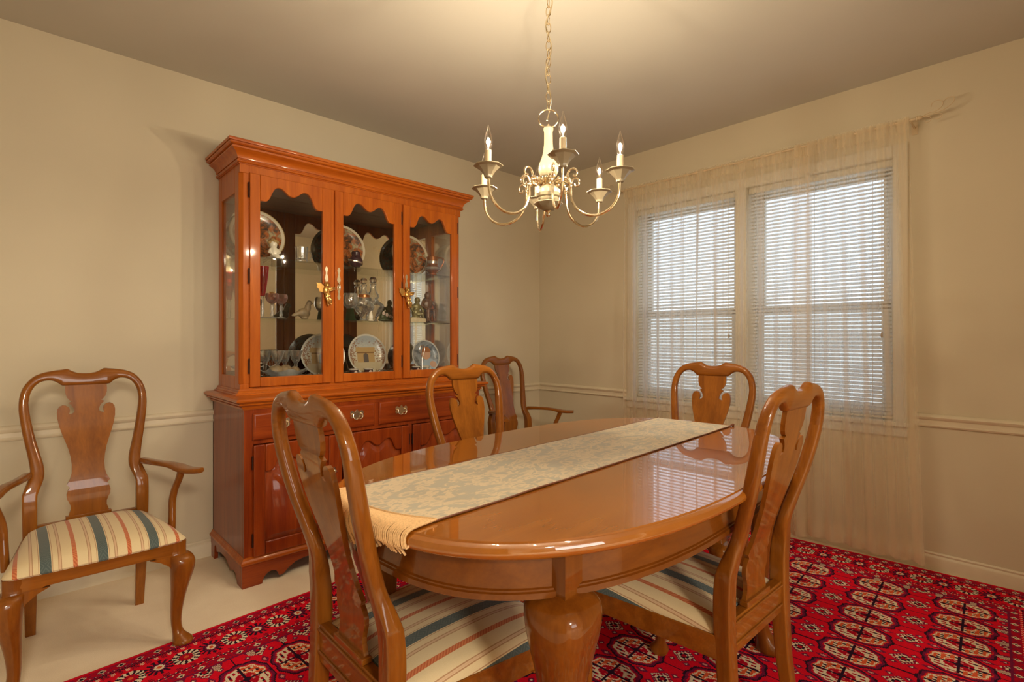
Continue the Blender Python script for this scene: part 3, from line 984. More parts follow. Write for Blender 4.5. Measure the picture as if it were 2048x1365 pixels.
    if arm:
        for sx in (1, -1):
            m = MB()
            path = vcat([(.178, -.010, .606, .015, .013), (.188, .05, .611, .016, .0115), (.205, .11, .613, .018, .010), (.232, .165, .612, .022, .0095), (.256, .205, .606, .028, .010),
                         (.268, .240, .601, .029, .011), (.282, .275, .599, .028, .011), (.300, .305, .600, .024, .011), (.312, .322, .601, .017, .010)], 4)
            rs = []
            for i, p in enumerate(path):
                q0 = path[max(i - 1, 0)]; q1 = path[min(i + 1, len(path) - 1)]
                tx, ty = q1[0] - q0[0], q1[1] - q0[1]; L = math.hypot(tx, ty) or 1
                nx, ny = -ty / L, tx / L
                ring = []
                for k in range(14):
                    a = 2 * pi * k / 14; ca, sa = math.cos(a), math.sin(a)
                    ca = math.copysign(abs(ca) ** .7, ca); sa = math.copysign(abs(sa) ** .7, sa)
                    ring.append((sx * (p[0] + nx * p[3] * ca), p[1] + ny * p[3] * ca, p[2] + p[4] * sa))
                rs.append(ring)
            m.rings(rs)
            ao = m.build('arm', M['chair_y'], root, smooth=50)
            m = MB()
            pp_ = vcat([(.264, .238, .598, .017), (.258, .226, .56, .016), (.247, .212, .52, .015), (.240, .206, .48, .015), (.238, .208, .44, .017), (.236, .215, .39, .019), (.234, .218, .345, .018)], 3)
            rs = []
            for p in pp_:
                ring = []
                for k in range(12):
                    a = 2 * pi * k / 12; ca, sa = math.cos(a), math.sin(a)
                    ca = math.copysign(abs(ca) ** .6, ca); sa = math.copysign(abs(sa) ** .6, sa)
                    ring.append((sx * (p[0] + .012 * ca), p[1] + p[3] * sa, p[2]))
                rs.append(ring)
            m.rings(rs)
            m.build('arm_support', W, ao, smooth=50)
    return root

side = make_chair(False, 'dining_chair')
CH = 'side chairs around the dining table'
side.location = (.537, 1.068, RZ); side.rotation_euler = (0, 0, R(-91.0))
tag(side, 'dining chair seen from behind at the near table end, beside the runner fringe', 'chair', CH)
for loc, rz, lab in (((1.414, .549), -1.3, 'dining chair seen from behind, its back rising before the sheer curtain, right of the table'),
                     ((1.42, 1.69), 178, 'dining chair between the table and the china cabinet, back turned to the cabinet drawers'),
                     ((2.33, 1.13), 95, 'dining chair at the far end of the table, facing the camera before the blinds')):
    c = copy_tree(side); c.location = (*loc, RZ); c.rotation_euler = (0, 0, R(rz)); c['label'] = lab
armc = make_chair(True, 'armchair')
armc.location = (.207, 2.620, 0); armc.rotation_euler = (0, 0, R(180.3))
tag(armc, 'striped-seat wooden armchair against the wall left of the china cabinet', 'armchair', 'wooden armchairs')
c = copy_tree(armc); c.location = (2.56, 2.69, 0); c.rotation_euler = (0, 0, R(177))
c['label'] = 'wooden armchair in the room corner, right of the china cabinet, mostly behind the table'

# ------------------------------------------------------------------ dining table
TA, TB, TN = .80, .46, 2.6
def sup(off, n=160):
    pts = []
    for k in range(n):
        a = 2 * pi * k / n; ca, sa = math.cos(a), math.sin(a)
        x = TA * math.copysign(abs(ca) ** (2 / TN), ca); y = TB * math.copysign(abs(sa) ** (2 / TN), sa)
        gx = math.copysign(abs(x / TA) ** (TN - 1) / TA, x); gy = math.copysign(abs(y / TB) ** (TN - 1) / TB, y)
        L = math.hypot(gx, gy)
        pts.append((x + gx / L * off, y + gy / L * off))
    return pts
TLOC = (1.312, .98, RZ); TRZ = R(3.5)
table = empty('dining_table', TLOC, TRZ)
tag(table, 'polished oval cherry dining table with cabriole legs in the middle of the rug', 'dining table')
zt = .760 - RZ
m = MB()
m.rings([[(x, y, zt + dz) for x, y in sup(o)] for o, dz in ((0.0, -.031), (.010, -.031), (.017, -.027), (.021, -.021), (.022, -.014), (.019, -.007), (.012, -.003), (.008, -.003), (.006, 0), (-.05, 0))])
m.build('table_top', M['table_top'], table, smooth=35)
m = MB()
outer = [(-.030, zt - .120), (-.026, zt - .119), (-.026, zt - .108), (-.030, zt - .106), (-.030, zt - .103), (-.034, zt - .101), (-.034, zt - .030)]
inner = [(-.056, zt - .030), (-.056, zt - .120)]
m.rings([[(x, y, z) for x, y in sup(o)] for o, z in outer + inner], False, True)
m.build('apron', M['table_x'], table, smooth=40)
TLEG = [(.655, 0, .036, 7), (.636, 0, .036, 7), (.630, .006, .046, 4.5), (.615, .018, .062, 3.4), (.580, .022, .064, 3.0), (.530, .018, .056, 2.8), (.470, .010, .045, 2.6), (.400, .002, .036, 2.4), (.320, -.004, .030, 2.2),
        (.220, -.008, .026, 2.1), (.120, -.006, .0245, 2), (.075, 0, .026, 2), (.05, .010, .032, 2), (.034, .022, .042, 2), (.020, .028, .048, 2), (.010, .029, .049, 2), (.003, .028, .046, 2), (0, .027, .044, 2)]
for sx in (-1, 1):
    for sy in (-1, 1):
        m = MB(); lx, ly = sx * .585, sy * .300
        cabriole(m, lx, ly, sx * 1.0, sy * 1.0, [(z, o, r, n) for z, o, r, n in TLEG], 20)
        m.box(lx - .037, lx + .037, ly - .037, ly + .037, .630, zt - .031)
        m.build('leg', M['table_z'], table, smooth=45, bevel=.0)

# table runner
run = empty('table_runner', TLOC, TRZ)
tag(run, 'blue-grey and cream damask runner with rope fringe along the table', 'table runner')
def runner_z(u, v):
    z = zt + .0012 + .0016 * (math.sin(u * 23 + v * 9) * .5 + .5) * (math.sin(v * 17 + u * 5) * .5 + .5)
    return z
def u_end(v):
    return -.742 - .046 * (1 - ((v - .045) / .16) ** 2)
m = MB(); nu, nv = 120, 26
u0, u1, v0, v1 = -.742, .768, -.115, .205
vs = []; fs = []
for i in range(nu + 1):
    for j in range(nv + 1):
        ub = u_end(v0 + (v1 - v0) * j / nv)
        u = ub + (u1 - ub) * i / nu
        v = v0 + (v1 - v0) * j / nv - .012 * i / nu
        vs.append((u, v, runner_z(u, v) + .0022))
w = nv + 1
for i in range(nu):
    for j in range(nv):
        fs.append((i * w + j, i * w + j + 1, (i + 1) * w + j + 1, (i + 1) * w + j))
k0 = len(vs)
vs += [(p[0], p[1], p[2] - .0020) for p in vs]
fs += [tuple(k0 + q for q in reversed(f)) for f in fs]
ring = list(range(w)) + [i * w + nv for i in range(1, nu + 1)] + [nu * w + j for j in range(nv - 1, -1, -1)] + [i * w for i in range(nu - 1, 0, -1)]
for q in range(len(ring)):
    a, b_ = ring[q], ring[(q + 1) % len(ring)]
    fs.append((a, b_, k0 + b_, k0 + a))
m.add(vs, fs); m.build('cloth', M['runner'], run, smooth=50)
m = MB()
for v in (v0, v1):
    m.tube([(u0 + (u1 - u0) * i / 60, v - .012 * i / 60, runner_z(u0 + (u1 - u0) * i / 60, v) + .0012) for i in range(61)], .0021, 6)
m.build('edging', M['braid'], run)
def edge_u(v, off):
    return -(TA * (1 - abs(v / TB) ** TN) ** (1 / TN) + off)
m = MB(); nf = 104; rnd = random.Random(5)
for k in range(nf):
    v = v0 + (v1 - v0) * k / (nf - 1)
    sp = (v - (v0 + v1) / 2) * .10 + rnd.uniform(-.004, .004)
    dl = .042 + rnd.uniform(-.006, .006) + .05 * max(0, (v + .03) / .2)
    if v < -.09: dl *= .55
    ue = edge_u(v, .0245)
    pts = [(u_end(v) + .006, v, zt + .0055), ((u_end(v) + ue) / 2 + .006, v + sp * .2, zt + .0055), (ue + .014, v + sp * .4, zt + .004), (ue + .001, v + sp * .5, zt - .006), (ue + .002, v + sp * .7, zt - .025), (ue + .011, v + sp * .9, zt - dl * .7), (ue + .020, v + sp * 1.1, zt - dl)]
    m.tube(vcat(pts, 3), .0023, 5)
m.tube([(u_end(v0 + (v1 - v0) * k / 30) + .003, v0 + (v1 - v0) * k / 30, zt + .0062) for k in range(31)], .0034, 6)
m.build('fringe', M['fringe'], run, smooth=60)
m = MB()
m.tube(vcat([(u1 - .002, v0 - .010, zt + .004), (u1 + .012, v0 - .014, zt + .006), (u1 + .022, v0 - .012, zt + .004)], 3), [.003, .0035, .004, .005, .006, .006, .005], 6)
m.build('corner_tassel', M['braid'], run)

# ------------------------------------------------------------------ chandelier
CL = (1.284, 1.166, 1.645)
chand = empty('chandelier', CL, 0)
tag(chand, 'six-arm ivory ceramic and polished metal chandelier hanging over the table', 'chandelier')
m = MB()
m.lathe([(.004, .176), (.012, .176), (.0165, .172), (.0165, .166), (.014, .160), (.0145, .120), (.018, .090), (.0235, .070), (.0265, .064), (.0265, .060), (.030, .056), (.0335, .040), (.033, .026), (.026, .012), (.018, .008)], seg=32)
m.build('column', M['ivory'], chand, smooth=40)
m = MB()
m.lathe([(.016, .010), (.022, .008), (.022, .002), (.019, -.002), (.018, -.016), (.024, -.020), (.026, -.024), (.020, -.027)], seg=28)
m.build('collar', M['champ'], chand, smooth=40)
m = MB()
m.lathe([(.018, -.022), (.030, -.026), (.040, -.036), (.043, -.048), (.041, -.058), (.036, -.062), (.040, -.066), (.038, -.072), (.030, -.076)], seg=32)
m.lathe([(.030, -.070), (.046, -.076), (.050, -.080), (.047, -.083), (.034, -.094), (.022, -.100), (.010, -.103)], seg=8)
m.build('bowl', M['ivory'], chand, smooth=25)
m = MB()
m.lathe([(.010, -.101), (.013, -.104), (.006, -.108), (.004, -.111), (.008, -.115), (.008, -.119), (.003, -.124)], seg=16)
m.build('finial', M['champ'], chand)
m = MB()
m.tube([(.033 * math.cos(2 * pi * k / 28), 0, .205 + .030 * math.sin(2 * pi * k / 28)) for k in range(28)], .0022, 8, True)
m.lathe([(.006, .174), (.007, .178), (.004, .183), (.003, .186)], seg=12)
ringo = m.build('loop', M['champ'], chand); ringo.rotation_euler = (0, 0, R(-43))
m = MB(); z = .236; k = 0
top = H - CL[2] - .045
while z < top:
    ax = 0 if k % 2 else 1
    pts = []
    for q in range(18):
        a = 2 * pi * q / 18
        x, zz = .0085 * math.cos(a), .0175 * math.sin(a)
        pts.append((x, 0, z + .0135 + zz) if ax else (0, x, z + .0135 + zz))
    m.tube(pts, .0016, 6, True)
    z += .0285; k += 1
ch = m.build('chain', M['champ'], chand); ch.rotation_euler = (0, 0, R(20))
m = MB()
m.tube(vcat([(.008 * math.sin(i * 1.15) + (.013 * math.sin((i - 9) * 1.0) if i > 8 else 0), .006 * math.cos(i * 1.4), .20 + (top - .18) * i / 16) for i in range(17)], 5), .0027, 8)
m.build('cord', M['brass'], chand)
m = MB(); m.lathe([(.062, H - CL[2]), (.062, H - CL[2] - .006), (.055, H - CL[2] - .016), (.03, H - CL[2] - .026), (.012, H - CL[2] - .032), (.006, H - CL[2] - .05)], seg=32)
m.build('canopy', M['champ'], chand)
fwd = (math.cos(R(46.26)), math.sin(R(46.26))); rgt = (math.sin(R(46.26)), -math.cos(R(46.26)))
flame = [(.0065, 0), (.0085, .004), (.0118, .016), (.0132, .026), (.0125, .036), (.0098, .048), (.0062, .060), (.0030, .070), (.0012, .077)]
for k in range(6):
    ph = R(6 + 60 * k)
    d = (-math.cos(ph) * fwd[0] + math.sin(ph) * rgt[0], -math.cos(ph) * fwd[1] + math.sin(ph) * rgt[1])
    def P(r, z, s=0):
        return (d[0] * r - d[1] * s, d[1] * r + d[0] * s, z)
    m = MB()
    arc = [P(.078, -.020), P(.080, -.050)]
    for q in range(0, 17):
        a = pi * q / 16
        arc.append(P(.159 - .079 * math.cos(a), -.058 - .076 * math.sin(a)))
    arc += [P(.239, -.045), P(.240, -.030)]
    m.tube(arc, .0044, 10)
    m.lathe([(.0052, 0), (.0068, .003), (.0068, .009), (.0052, .012)], P(.078, -.036), 10)
    arm = m.build('arm', M['champ'], chand)
    m = MB()
    m.tube(vcat([P(.076, -.024), P(.072, -.008), P(.066, .004), P(.074, .022), P(.090, .026), P(.100, .014), P(.095, .002), P(.086, .004)], 5), [.0034] * 36, 8)
    m.tube(vcat([P(.078, -.03), P(.084, -.012), P(.096, -.006), P(.106, -.016), P(.104, -.030), P(.094, -.032), P(.091, -.024)], 5), .0028, 8)
    m.tube(vcat([P(.020, -.008), P(.040, -.004), P(.058, -.008), P(.074, -.018)], 4), [.006] * 4 + [.0055] * 4 + [.005] * 5, 8)
    for q in range(7):
        m.ell(P(.030 + .0065 * q, -.006 + .006 * math.sin(q * 2), .005 * math.cos(q * 2.4)), (.0065, .0065, .0065), 8, 6)
    m.build('scroll', M['champ'], arm)
    c = P(.240, 0)
    m = MB()
    m.lathe([(.010, -.034), (.013, -.033), (.014, -.029), (.022, -.018), (.036, -.005), (.046, -.001), (.0455, .0015), (.034, .001), (.014, .002)], c, 8)
    m.lathe([(.010, -.038), (.0125, -.036), (.0125, -.030)], c, 16)
    m.build('drip_cup', M['ivory'], arm, smooth=20)
    m = MB()
    m.lathe([(.022, .002), (.0235, .004), (.0225, .0065), (.012, .007)], c, 20)
    m.lathe([(.0100, .006), (.0100, .047), (.008, .048)], c, 20)
    sl = m.build('candle_sleeve', M['candle'], arm, smooth=40)
    cb = (c[0], c[1], .047)
    m = MB(); m.lathe(flame, cb, 20)
    bu = m.build('bulb', M['bulb'], arm, smooth=60)
    m = MB()
    m.tube(vcat([P(.2375, .068), P(.238, .078), P(.240, .086), P(.242, .078), P(.2425, .068)], 3), .0008, 6)
    m.build('filament', M['filament'], bu)
    m = MB(); m.tube([(c[0], c[1], .048), (c[0], c[1], .066)], [.003, .0018], 6)
    m.build('bulb_stem', M['bulb'], bu)
    ld = bpy.data.lights.new('bulb_light', 'POINT'); ld.energy = BULB_W; ld.color = BULB_COL; ld.shadow_soft_size = .006
    lo = bpy.data.objects.new('bulb_light', ld); COL.objects.link(lo); lo.parent = chand; lo.location = (c[0], c[1], .082)

# ------------------------------------------------------------------ china cabinet
CO = (1.42, 2.75, 0)
cab = empty('china_cabinet', CO)
tag(cab, 'tall cherry china cabinet with three glazed doors over drawers, against the left wall', 'china cabinet')
YB_, YFB, YFH = 3.004, 2.500, 2.655     # back, buffet front, hutch front
BX0, BX1 = .735, 2.105
HX0, HX1 = .762, 2.078
def ubox(path, prof):
    """moulding around left-front-right; prof list of (out,z)"""
    x0, x1, yf, yb_ = path
    rs = []
    for px, py in ((0, 0), (0, 1), (1, 1), (1, 0)):
        ring = []
        for o, z in prof:
            x = (x1 + o) if px else (x0 - o)
            y = (yf - o) if py else yb_
            ring.append((x, y, z))
        rs.append(ring)
    return rs
# buffet body with bracket base
m = MB()
m.box(BX0, BX0 + .02, YFB + .02, YB_, .10, .80); m.box(BX1 - .02, BX1, YFB + .02, YB_, .10, .80)
m.box(BX0, BX1, YB_ - .012, YB_, .10, .80); m.box(BX0 + .02, BX1 - .02, YFB + .02, YB_ - .012, .11, .13)
# face frame
m.box(BX0, BX0 + .040, YFB, YFB + .02, .10, .80); m.box(BX1 - .040, BX1, YFB, YFB + .02, .10, .80)
m.box(BX0 + .04, BX1 - .04, YFB, YFB + .02, .775, .80); m.box(BX0 + .04, BX1 - .04, YFB, YFB + .02, .636, .662); m.box(BX0 + .04, BX1 - .04, YFB, YFB + .02, .10, .135)
m.box(1.373, 1.403, YFB, YFB + .02, .662, .775)
m.box(1.176, 1.198, YFB, YFB + .02, .135, .636); m.box(1.588, 1.612, YFB, YFB + .02, .135, .636)
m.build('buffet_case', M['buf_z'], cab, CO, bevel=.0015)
def bracket(u0, u1):
    L = u1 - u0
    half = [(u0, 0), (u0 + .085, 0), (u0 + .088, .016), (u0 + .095, .030), (u0 + .110, .044), (u0 + .128, .048), (u0 + .146, .042), (u0 + .156, .028), (u0 + .160, .014), (u0 + .180, .018), (u0 + .205, .040), (u0 + .235, .058), (u0 + .28, .066)]
    oth = [(u0 + u1 - p[0], p[1]) for p in reversed(half)]
    return half + oth + [(u1, .105), (u0, .105)]
m = MB()
m.prism(bracket(BX0 - .010, BX1 + .010), 'y', YFB - .010, YFB + .008)
sb = [(YFB + .0085, 0), (YFB + .065, 0), (YFB + .070, .018), (YFB + .085, .040), (YFB + .10, .044), (YFB + .13, .046), (YFB + .16, .030), (YFB + .175, .038), (YFB + .24, .065), (YFB + .33, .065), (YB_ - .11, .048), (YB_ - .10, .070), (YB_ - .085, .078), (YB_ - .07, .066), (YB_ - .065, 0), (YB_, 0), (YB_, .105), (YFB + .0085, .105)]
for x in (BX0 - .010, BX1 - .008):
    m.prism(sb, 'x', x, x + .018)
m.build('bracket_base', M['buf_x'], cab, CO, bevel=.0015)
m = MB()
m.rings(ubox((BX0, BX1, YFB, YB_), [(0, .100), (.012, .100), (.016, .106), (.015, .114), (.008, .120), (.006, .128), (0, .132)]))
m.build('base_moulding', M['cab_x'], cab, CO, smooth=40)
m = MB()
m.rings(ubox((BX0, BX1, YFB, YB_), [(-.05, .796), (.005, .796), (.005, .801), (.011, .802), (.013, .807), (.010, .811), (.010, .814), (.020, .815), (.026, .819), (.028, .825), (.024, .827), (.024, .830), (.036, .831), (.041, .835), (.042, .841), (.038, .846), (.030, .849), (-.05, .849)]))
m.box(BX0, BX1, YFB, YB_, .805, .8485)
m.build('buffet_top', M['cab_x'], cab, CO, smooth=28)
# pulls
def bail(par, x, z, y):
    m = MB()
    half = [(0, .026), (.006, .020), (.009, .014), (.016, .017), (.024, .022), (.031, .017), (.034, .008), (.029, .003), (.034, -.004), (.030, -.013), (.021, -.012), (.013, -.010), (.008, -.016), (0, -.022)]
    half = [(a * 1.12, b_ * 1.15) for a, b_ in half]
    poly = [(x + a, z + b_) for a, b_ in half] + [(x - a, z + b_) for a, b_ in reversed(half[1:-1])]
    m.prism(poly, 'y', y - .0028, y)
    for s in (-1, 1):
        m.ell((x + s * .024, y - .008, z + .006), (.005, .006, .005), 10, 6)
    m.tube(vcat([(x - .024, y - .012, z + .006), (x - .026, y - .014, z - .008), (x - .014, y - .017, z - .020), (x, y - .018, z - .017), (x + .014, y - .017, z - .020), (x + .026, y - .014, z - .008), (x + .024, y - .012, z + .006)], 4), .0021, 8)
    m.build('bail_pull', M['brass'], par, CO, smooth=40)
def panel_edge(m, x0, x1, z0, z1, y, dep, mi=0):
    """lipped drawer/door slab with a moulded edge"""
    rs = []
    for o, yy in ((0, y + .002), (0, y - dep + .006), (.003, y - dep + .003), (.008, y - dep), (.012, y - dep)):
        rs.append([(x0 + o, yy, z0 + o), (x1 - o, yy, z0 + o), (x1 - o, yy, z1 - o), (x0 + o, yy, z1 - o)])
    m.rings(rs)
for x0, x1, hx in ((.770, 1.375, (.895, 1.272)), (1.402, 2.07, (1.535, 1.918))):
    m = MB(); panel_edge(m, x0, x1, .656, .778, YFB, .012)
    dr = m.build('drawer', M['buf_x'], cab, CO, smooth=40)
    for x in hx:
        bail(dr, x, .722, YFB - .012)
def scallop(x0, x1, zs, rise, n=26):
    """double-humped arch profile from x0 to x1, springing at zs"""
    L = x1 - x0
    key = [(0, 0), (.07, .0), (.11, .06), (.15, .28), (.19, .66), (.235, .92), (.29, 1.0), (.35, .92), (.43, .66), (.5, .56)]
    key = key + [(1 - a, b_) for a, b_ in reversed(key[:-1])]
    return [(x0 + a * L, zs + b_ * rise) for a, b_ in vcat(key, 3)]
def lower_door(x0, x1, hinge, knob):
    z0, z1 = .130, .634
    y = YFB
    m = MB(); w = .050
    yb2, yf2 = y + .001, y - .015
    m.box(x0, x0 + w, yf2, yb2, z0, z1); m.box(x1 - w, x1, yf2, yb2, z0, z1)
    m.box(x0 + w, x1 - w, yf2, yb2, z0, z0 + .06)
    sc_ = scallop(x0 + w, x1 - w, z1 - .125, .070)
    m.prism(sc_ + [(x1 - w, z1), (x0 + w, z1)], 'y', yf2, yb2)
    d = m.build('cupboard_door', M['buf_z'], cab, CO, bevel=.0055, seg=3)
    m = MB()
    a0, a1 = x0 + w, x1 - w
    base = [(a0, z0 + .06), (a1, z0 + .06)] + list(reversed(sc_))
    cxx, czz = (a0 + a1) / 2, (z0 + z1 - .1) / 2
    def inset(k, yy):
        fx = 1 - k / ((a1 - a0) / 2); fz = 1 - k / ((z1 - z0 - .15) / 2)
        return [(cxx + (px - cxx) * fx, yy, czz + (pz - czz) * fz) for px, pz in base]
    m.rings([inset(0, y - .001), inset(0, y - .0015), inset(.004, y - .002), inset(.028, y - .0115), inset(.031, y - .013)])
    m.build('raised_panel', M['buf_z'], d, CO, smooth=30)
    k = MB(); kx = x1 - .022 if knob > 0 else x0 + .022
    k.lathe([(.0065, 0), (.0065, .002), (.003, .004), (.003, .010), (.007, .014), (.0078, .018), (.005, .022), (.001, .0225)], (0, 0, 0), 14, M=Matrix.Translation((kx, yf2, .455)) @ Matrix.Rotation(pi / 2, 4, 'X'))
    half = [(0, .022), (.005, .014), (.009, .008), (.006, 0), (.009, -.008), (.005, -.014), (0, -.022)]
    k.prism([(kx + a, .455 + b_) for a, b_ in half] + [(kx - a, .455 + b_) for a, b_ in reversed(half[1:-1])], 'y', yf2 - .0015, yf2)
    k.build('knob', M['brass'], d, CO, smooth=40)
    hx = x0 if hinge < 0 else x1
    for hz in (.205, .555):
        h = MB(); h.tube([(hx + hinge * .003, y - .009, hz - .03), (hx + hinge * .003, y - .009, hz + .03)], .004, 8)
        h.build('hinge', M['dark_metal'], d, CO)
lower_door(.772, 1.172, -1, 1)
lower_door(1.200, 1.586, 1, -1)
lower_door(1.612, 2.066, -1, 1)
# hutch: case, crown
m = MB()
for xs, s in ((HX0, 1), (HX1, -1)):
    a, c_ = (xs, xs + .02) if s > 0 else (xs - .02, xs)
    m.box(a, c_, YB_ - .055, YB_, .85, 1.96); m.box(a, c_, YFH + .022, YFH + .075, .85, 1.96)
    m.box(a, c_, YFH + .075, YB_ - .055, .85, .935); m.box(a, c_, YFH + .075, YB_ - .055, 1.82, 1.96)
m.box(HX0 + .02, HX1 - .02, YB_ - .012, YB_, .85, 1.96)
m.build('hutch_case', M['cab_z'], cab, CO, bevel=.0015)
m = MB(); m.box(HX0 + .02, HX1 - .02, YFH + .02, YB_ - .02, .885, .900); m.build('inside_floor_board', M['cab_in'], cab, CO, smooth=0)
m = MB(); m.box(HX0 + .02, HX1 - .02, YFH + .02, YB_ - .02, 1.900, 1.915); m.build('inside_top_board', M['cab_in'], cab, CO, smooth=0)
m = MB()
# face frame with chamfered corner stiles
for xs, s in ((HX0, 1), (HX1, -1)):
    sq = [(xs, YFH + .022), (xs, YFH), (xs + s * .042, YFH), (xs + s * .042, YFH + .022)]
    chm = [(xs, YFH + .022), (xs, YFH + .016), (xs + s * .016, YFH), (xs + s * .042, YFH), (xs + s * .042, YFH + .022)]
    m.prism(sq, 'z', .85, .90); m.prism(chm, 'z', .90, 1.905); m.prism(sq, 'z', 1.905, 1.965)
m.box(HX0 + .042, HX1 - .042, YFH, YFH + .022, .85, .882); m.box(HX0 + .042, HX1 - .042, YFH, YFH + .022, 1.910, 1.965)
m.box(1.203, 1.230, YFH, YFH + .022, .882, 1.91); m.box(1.630, 1.648, YFH, YFH + .022, .882, 1.91)
m.build('face_frame', M['cab_z'], cab, CO, bevel=.0015)
m = MB()
m.rings(ubox((HX0, HX1, YFH, YB_), [(0, .846), (.022, .846), (.023, .852), (.020, .856), (.014, .857), (.014, .860), (.011, .864), (.007, .866), (.007, .870), (.004, .875), (0, .876)]))
m.build('waist_moulding', M['cab_x'], cab, CO, smooth=28)
m = MB()
m.rings(ubox((HX0, HX1, YFH, YB_), [(-.03, 1.945), (.005, 1.945), (.005, 1.949), (.011, 1.949), (.0145, 1.953), (.0145, 1.958), (.011, 1.962), (.008, 1.963), (.008, 1.967), (.012, 1.968), (.014, 1.976), (.019, 1.987), (.027, 1.996), (.036, 2.002), (.043, 2.006), (.044, 2.011), (.040, 2.012), (.040, 2.016), (.051, 2.017), (.056, 2.021), (.058, 2.026), (.053, 2.027), (.053, 2.030), (.060, 2.030), (.062, 2.034), (.062, 2.042), (.060, 2.044), (-.03, 2.044)]))
m.build('crown_moulding', M['cab_x'], cab, CO, smooth=28)
m = MB(); m.box(HX0 + .02, HX1 - .02, YB_ - .018, YB_ - .0125, .90, 1.90); m.build('back_mirror', M['mirror'], cab, CO, smooth=0)
for xs in (HX0 + .006, HX1 - .010):
    m = MB(); m.box(xs, xs + .004, YFH + .07, YB_ - .05, .93, 1.825); m.build('side_glass', M['pane'], cab, CO, smooth=0)
for z in (1.214, 1.520):
    m = MB(); m.box(HX0 + .021, HX1 - .021, 2.742, YB_ - .02, z, z + .007); m.build('glass_shelf', M['shelf_glass'], cab, CO, smooth=0)
def hutch_door(x0, x1, hinge, pull):
    z0, z1 = .884, 1.908; w = .047
    yf2, yb2 = YFH - .012, YFH + .008
    m = MB()
    m.box(x0, x0 + w, yf2, yb2, z0, z1); m.box(x1 - w, x1, yf2, yb2, z0, z1)
    m.box(x0 + w, x1 - w, yf2, yb2, z0, z0 + .046)
    sc_ = scallop(x0 + w, x1 - w, 1.782, .078)
    m.prism(sc_ + [(x1 - w, z1), (x0 + w, z1)], 'y', yf2, yb2)
    d = m.build('glazed_door', M['cab_z'], cab, CO, bevel=.003)
    m = MB(); m.box(x0 + w - .006, x1 - w + .006, YFH + .001, YFH + .004, z0 + .04, 1.87)
    m.build('pane', M['pane'], d, CO, smooth=0)
    hx = x0 if hinge < 0 else x1
    for hz in (.985, 1.415, 1.825):
        h = MB(); h.tube([(hx + hinge * .003, yf2 + .003, hz - .036), (hx + hinge * .003, yf2 + .003, hz + .036)], .0042, 8)
        h.build('hinge', M['dark_metal'], d, CO)
    kx = x1 - .027 if pull > 0 else x0 + .020
    half = [(0, .088), (.006, .080), (.0085, .070), (.005, .060), (.0035, .050), (.0085, .030), (.010, .018), (.006, .006), (.004, 0)]
    half = half + [(a, -b_) for a, b_ in reversed(half[:-1])]
    h = MB(); h.prism([(kx + a, 1.410 + b_) for a, b_ in half] + [(kx - a, 1.410 + b_) for a, b_ in reversed(half[1:-1])], 'y', yf2 - .002, yf2)
    h.ell((kx, yf2 - .006, 1.412), (.006, .006, .006), 10, 6)
    h.tube(vcat([(kx, yf2 - .010, 1.412), (kx, yf2 - .012, 1.395), (kx, yf2 - .010, 1.376)], 3), [.0025, .003, .003, .0035, .004, .005, .004], 8)
    h.build('escutcheon', M['brass'], d, CO, smooth=40)
    return kx
k1 = hutch_door(.804, 1.206, -1, 1)
k2 = hutch_door(1.227, 1.633, 1, -1)
k3 = hutch_door(1.645, 2.046, 1, -1)

# gilded cherubs hanging from the door pulls
def cherub(x, z, y, s, label):
    o = (x, y, z)
    m = MB()
    m.ell((x + s * .006, y - .012, z + .040), (.0135, .013, .0145))                    # head
    for a in range(8):
        m.ell((x + s * .006 + .012 * math.cos(a * .8), y - .010, z + .046 + .009 * math.sin(a * .8)), (.005, .006, .005), 8, 6)
    m.ell((x + s * .000, y - .012, z + .012), (.017, .013, .022), M=Matrix.Rotation(s * -.25, 4, 'Y'))       # chest
    m.ell((x + s * .008, y - .013, z - .014), (.0165, .014, .018))                     # belly / hips
    m.tube([(x + s * .008, y - .014, z - .020), (x + s * .024, y - .020, z - .036), (x + s * .022, y - .016, z - .054), (x + s * .027, y - .018, z - .060)], [.0095, .0085, .0062, .0050], 8)
    m.tube([(x + s * .002, y - .014, z - .020), (x + s * .008, y - .018, z - .042), (x + s * .010, y - .012, z - .060), (x + s * .014, y - .016, z - .066)], [.0095, .008, .006, .0048], 8)
    m.tube([(x + s * .010, y - .014, z + .022), (x + s * .030, y - .018, z + .028), (x + s * .050, y - .012, z + .030)], [.0065, .0055, .0042], 8)   # arms
    m.tube([(x + s * .012, y - .018, z + .012), (x + s * .032, y - .024, z + .016), (x + s * .046, y - .016, z + .022)], [.0065, .0055, .0042], 8)
    bo = m.build('hanging_cherub', M['gold'], None, o, remesh=.0022); bo.location = o
    tag(bo, label, 'ornament', 'gilded cherub ornaments on the cabinet doors')
    for q in range(2):
        wg = MB()
        pts = [(0, 0), (-.012, .020), (-.030, .034), (-.046, .036), (-.040, .022), (-.044, .012), (-.032, .002), (-.030, -.010), (-.014, -.014)]
        if q: pts = [(a * .75 + .004, b_ * .9 + .004) for a, b_ in pts]
        wg.prism([(x + s * (a - .004), z + .016 + b_) for a, b_ in pts], 'y', y - .008 + q * .003, y - .003 + q * .003)
        wg.build('wing', M['gold'], bo, o, bevel=.0012)
    dr = MB()
    dr.tube(vcat([(x + s * .018, y - .022, z + .020), (x + s * .004, y - .026, z + .004), (x + s * .014, y - .027, z - .012), (x - s * .006, y - .022, z - .022)], 4), [.004] * 13, 8)
    dr.build('drapery', M['gold'], bo, o)
    hk = MB(); hk.tube(vcat([(x, y - .006, z + .052), (x - .002, y - .008, z + .066), (x, y - .004, z + .070)], 3), .0012, 6)
    hk.build('hanging_loop', M['gold'], bo, o)
cherub(k1 - .008, 1.356, YFH - .014, 1, 'gilded cherub ornament hanging on the pull of the left glazed cabinet door')
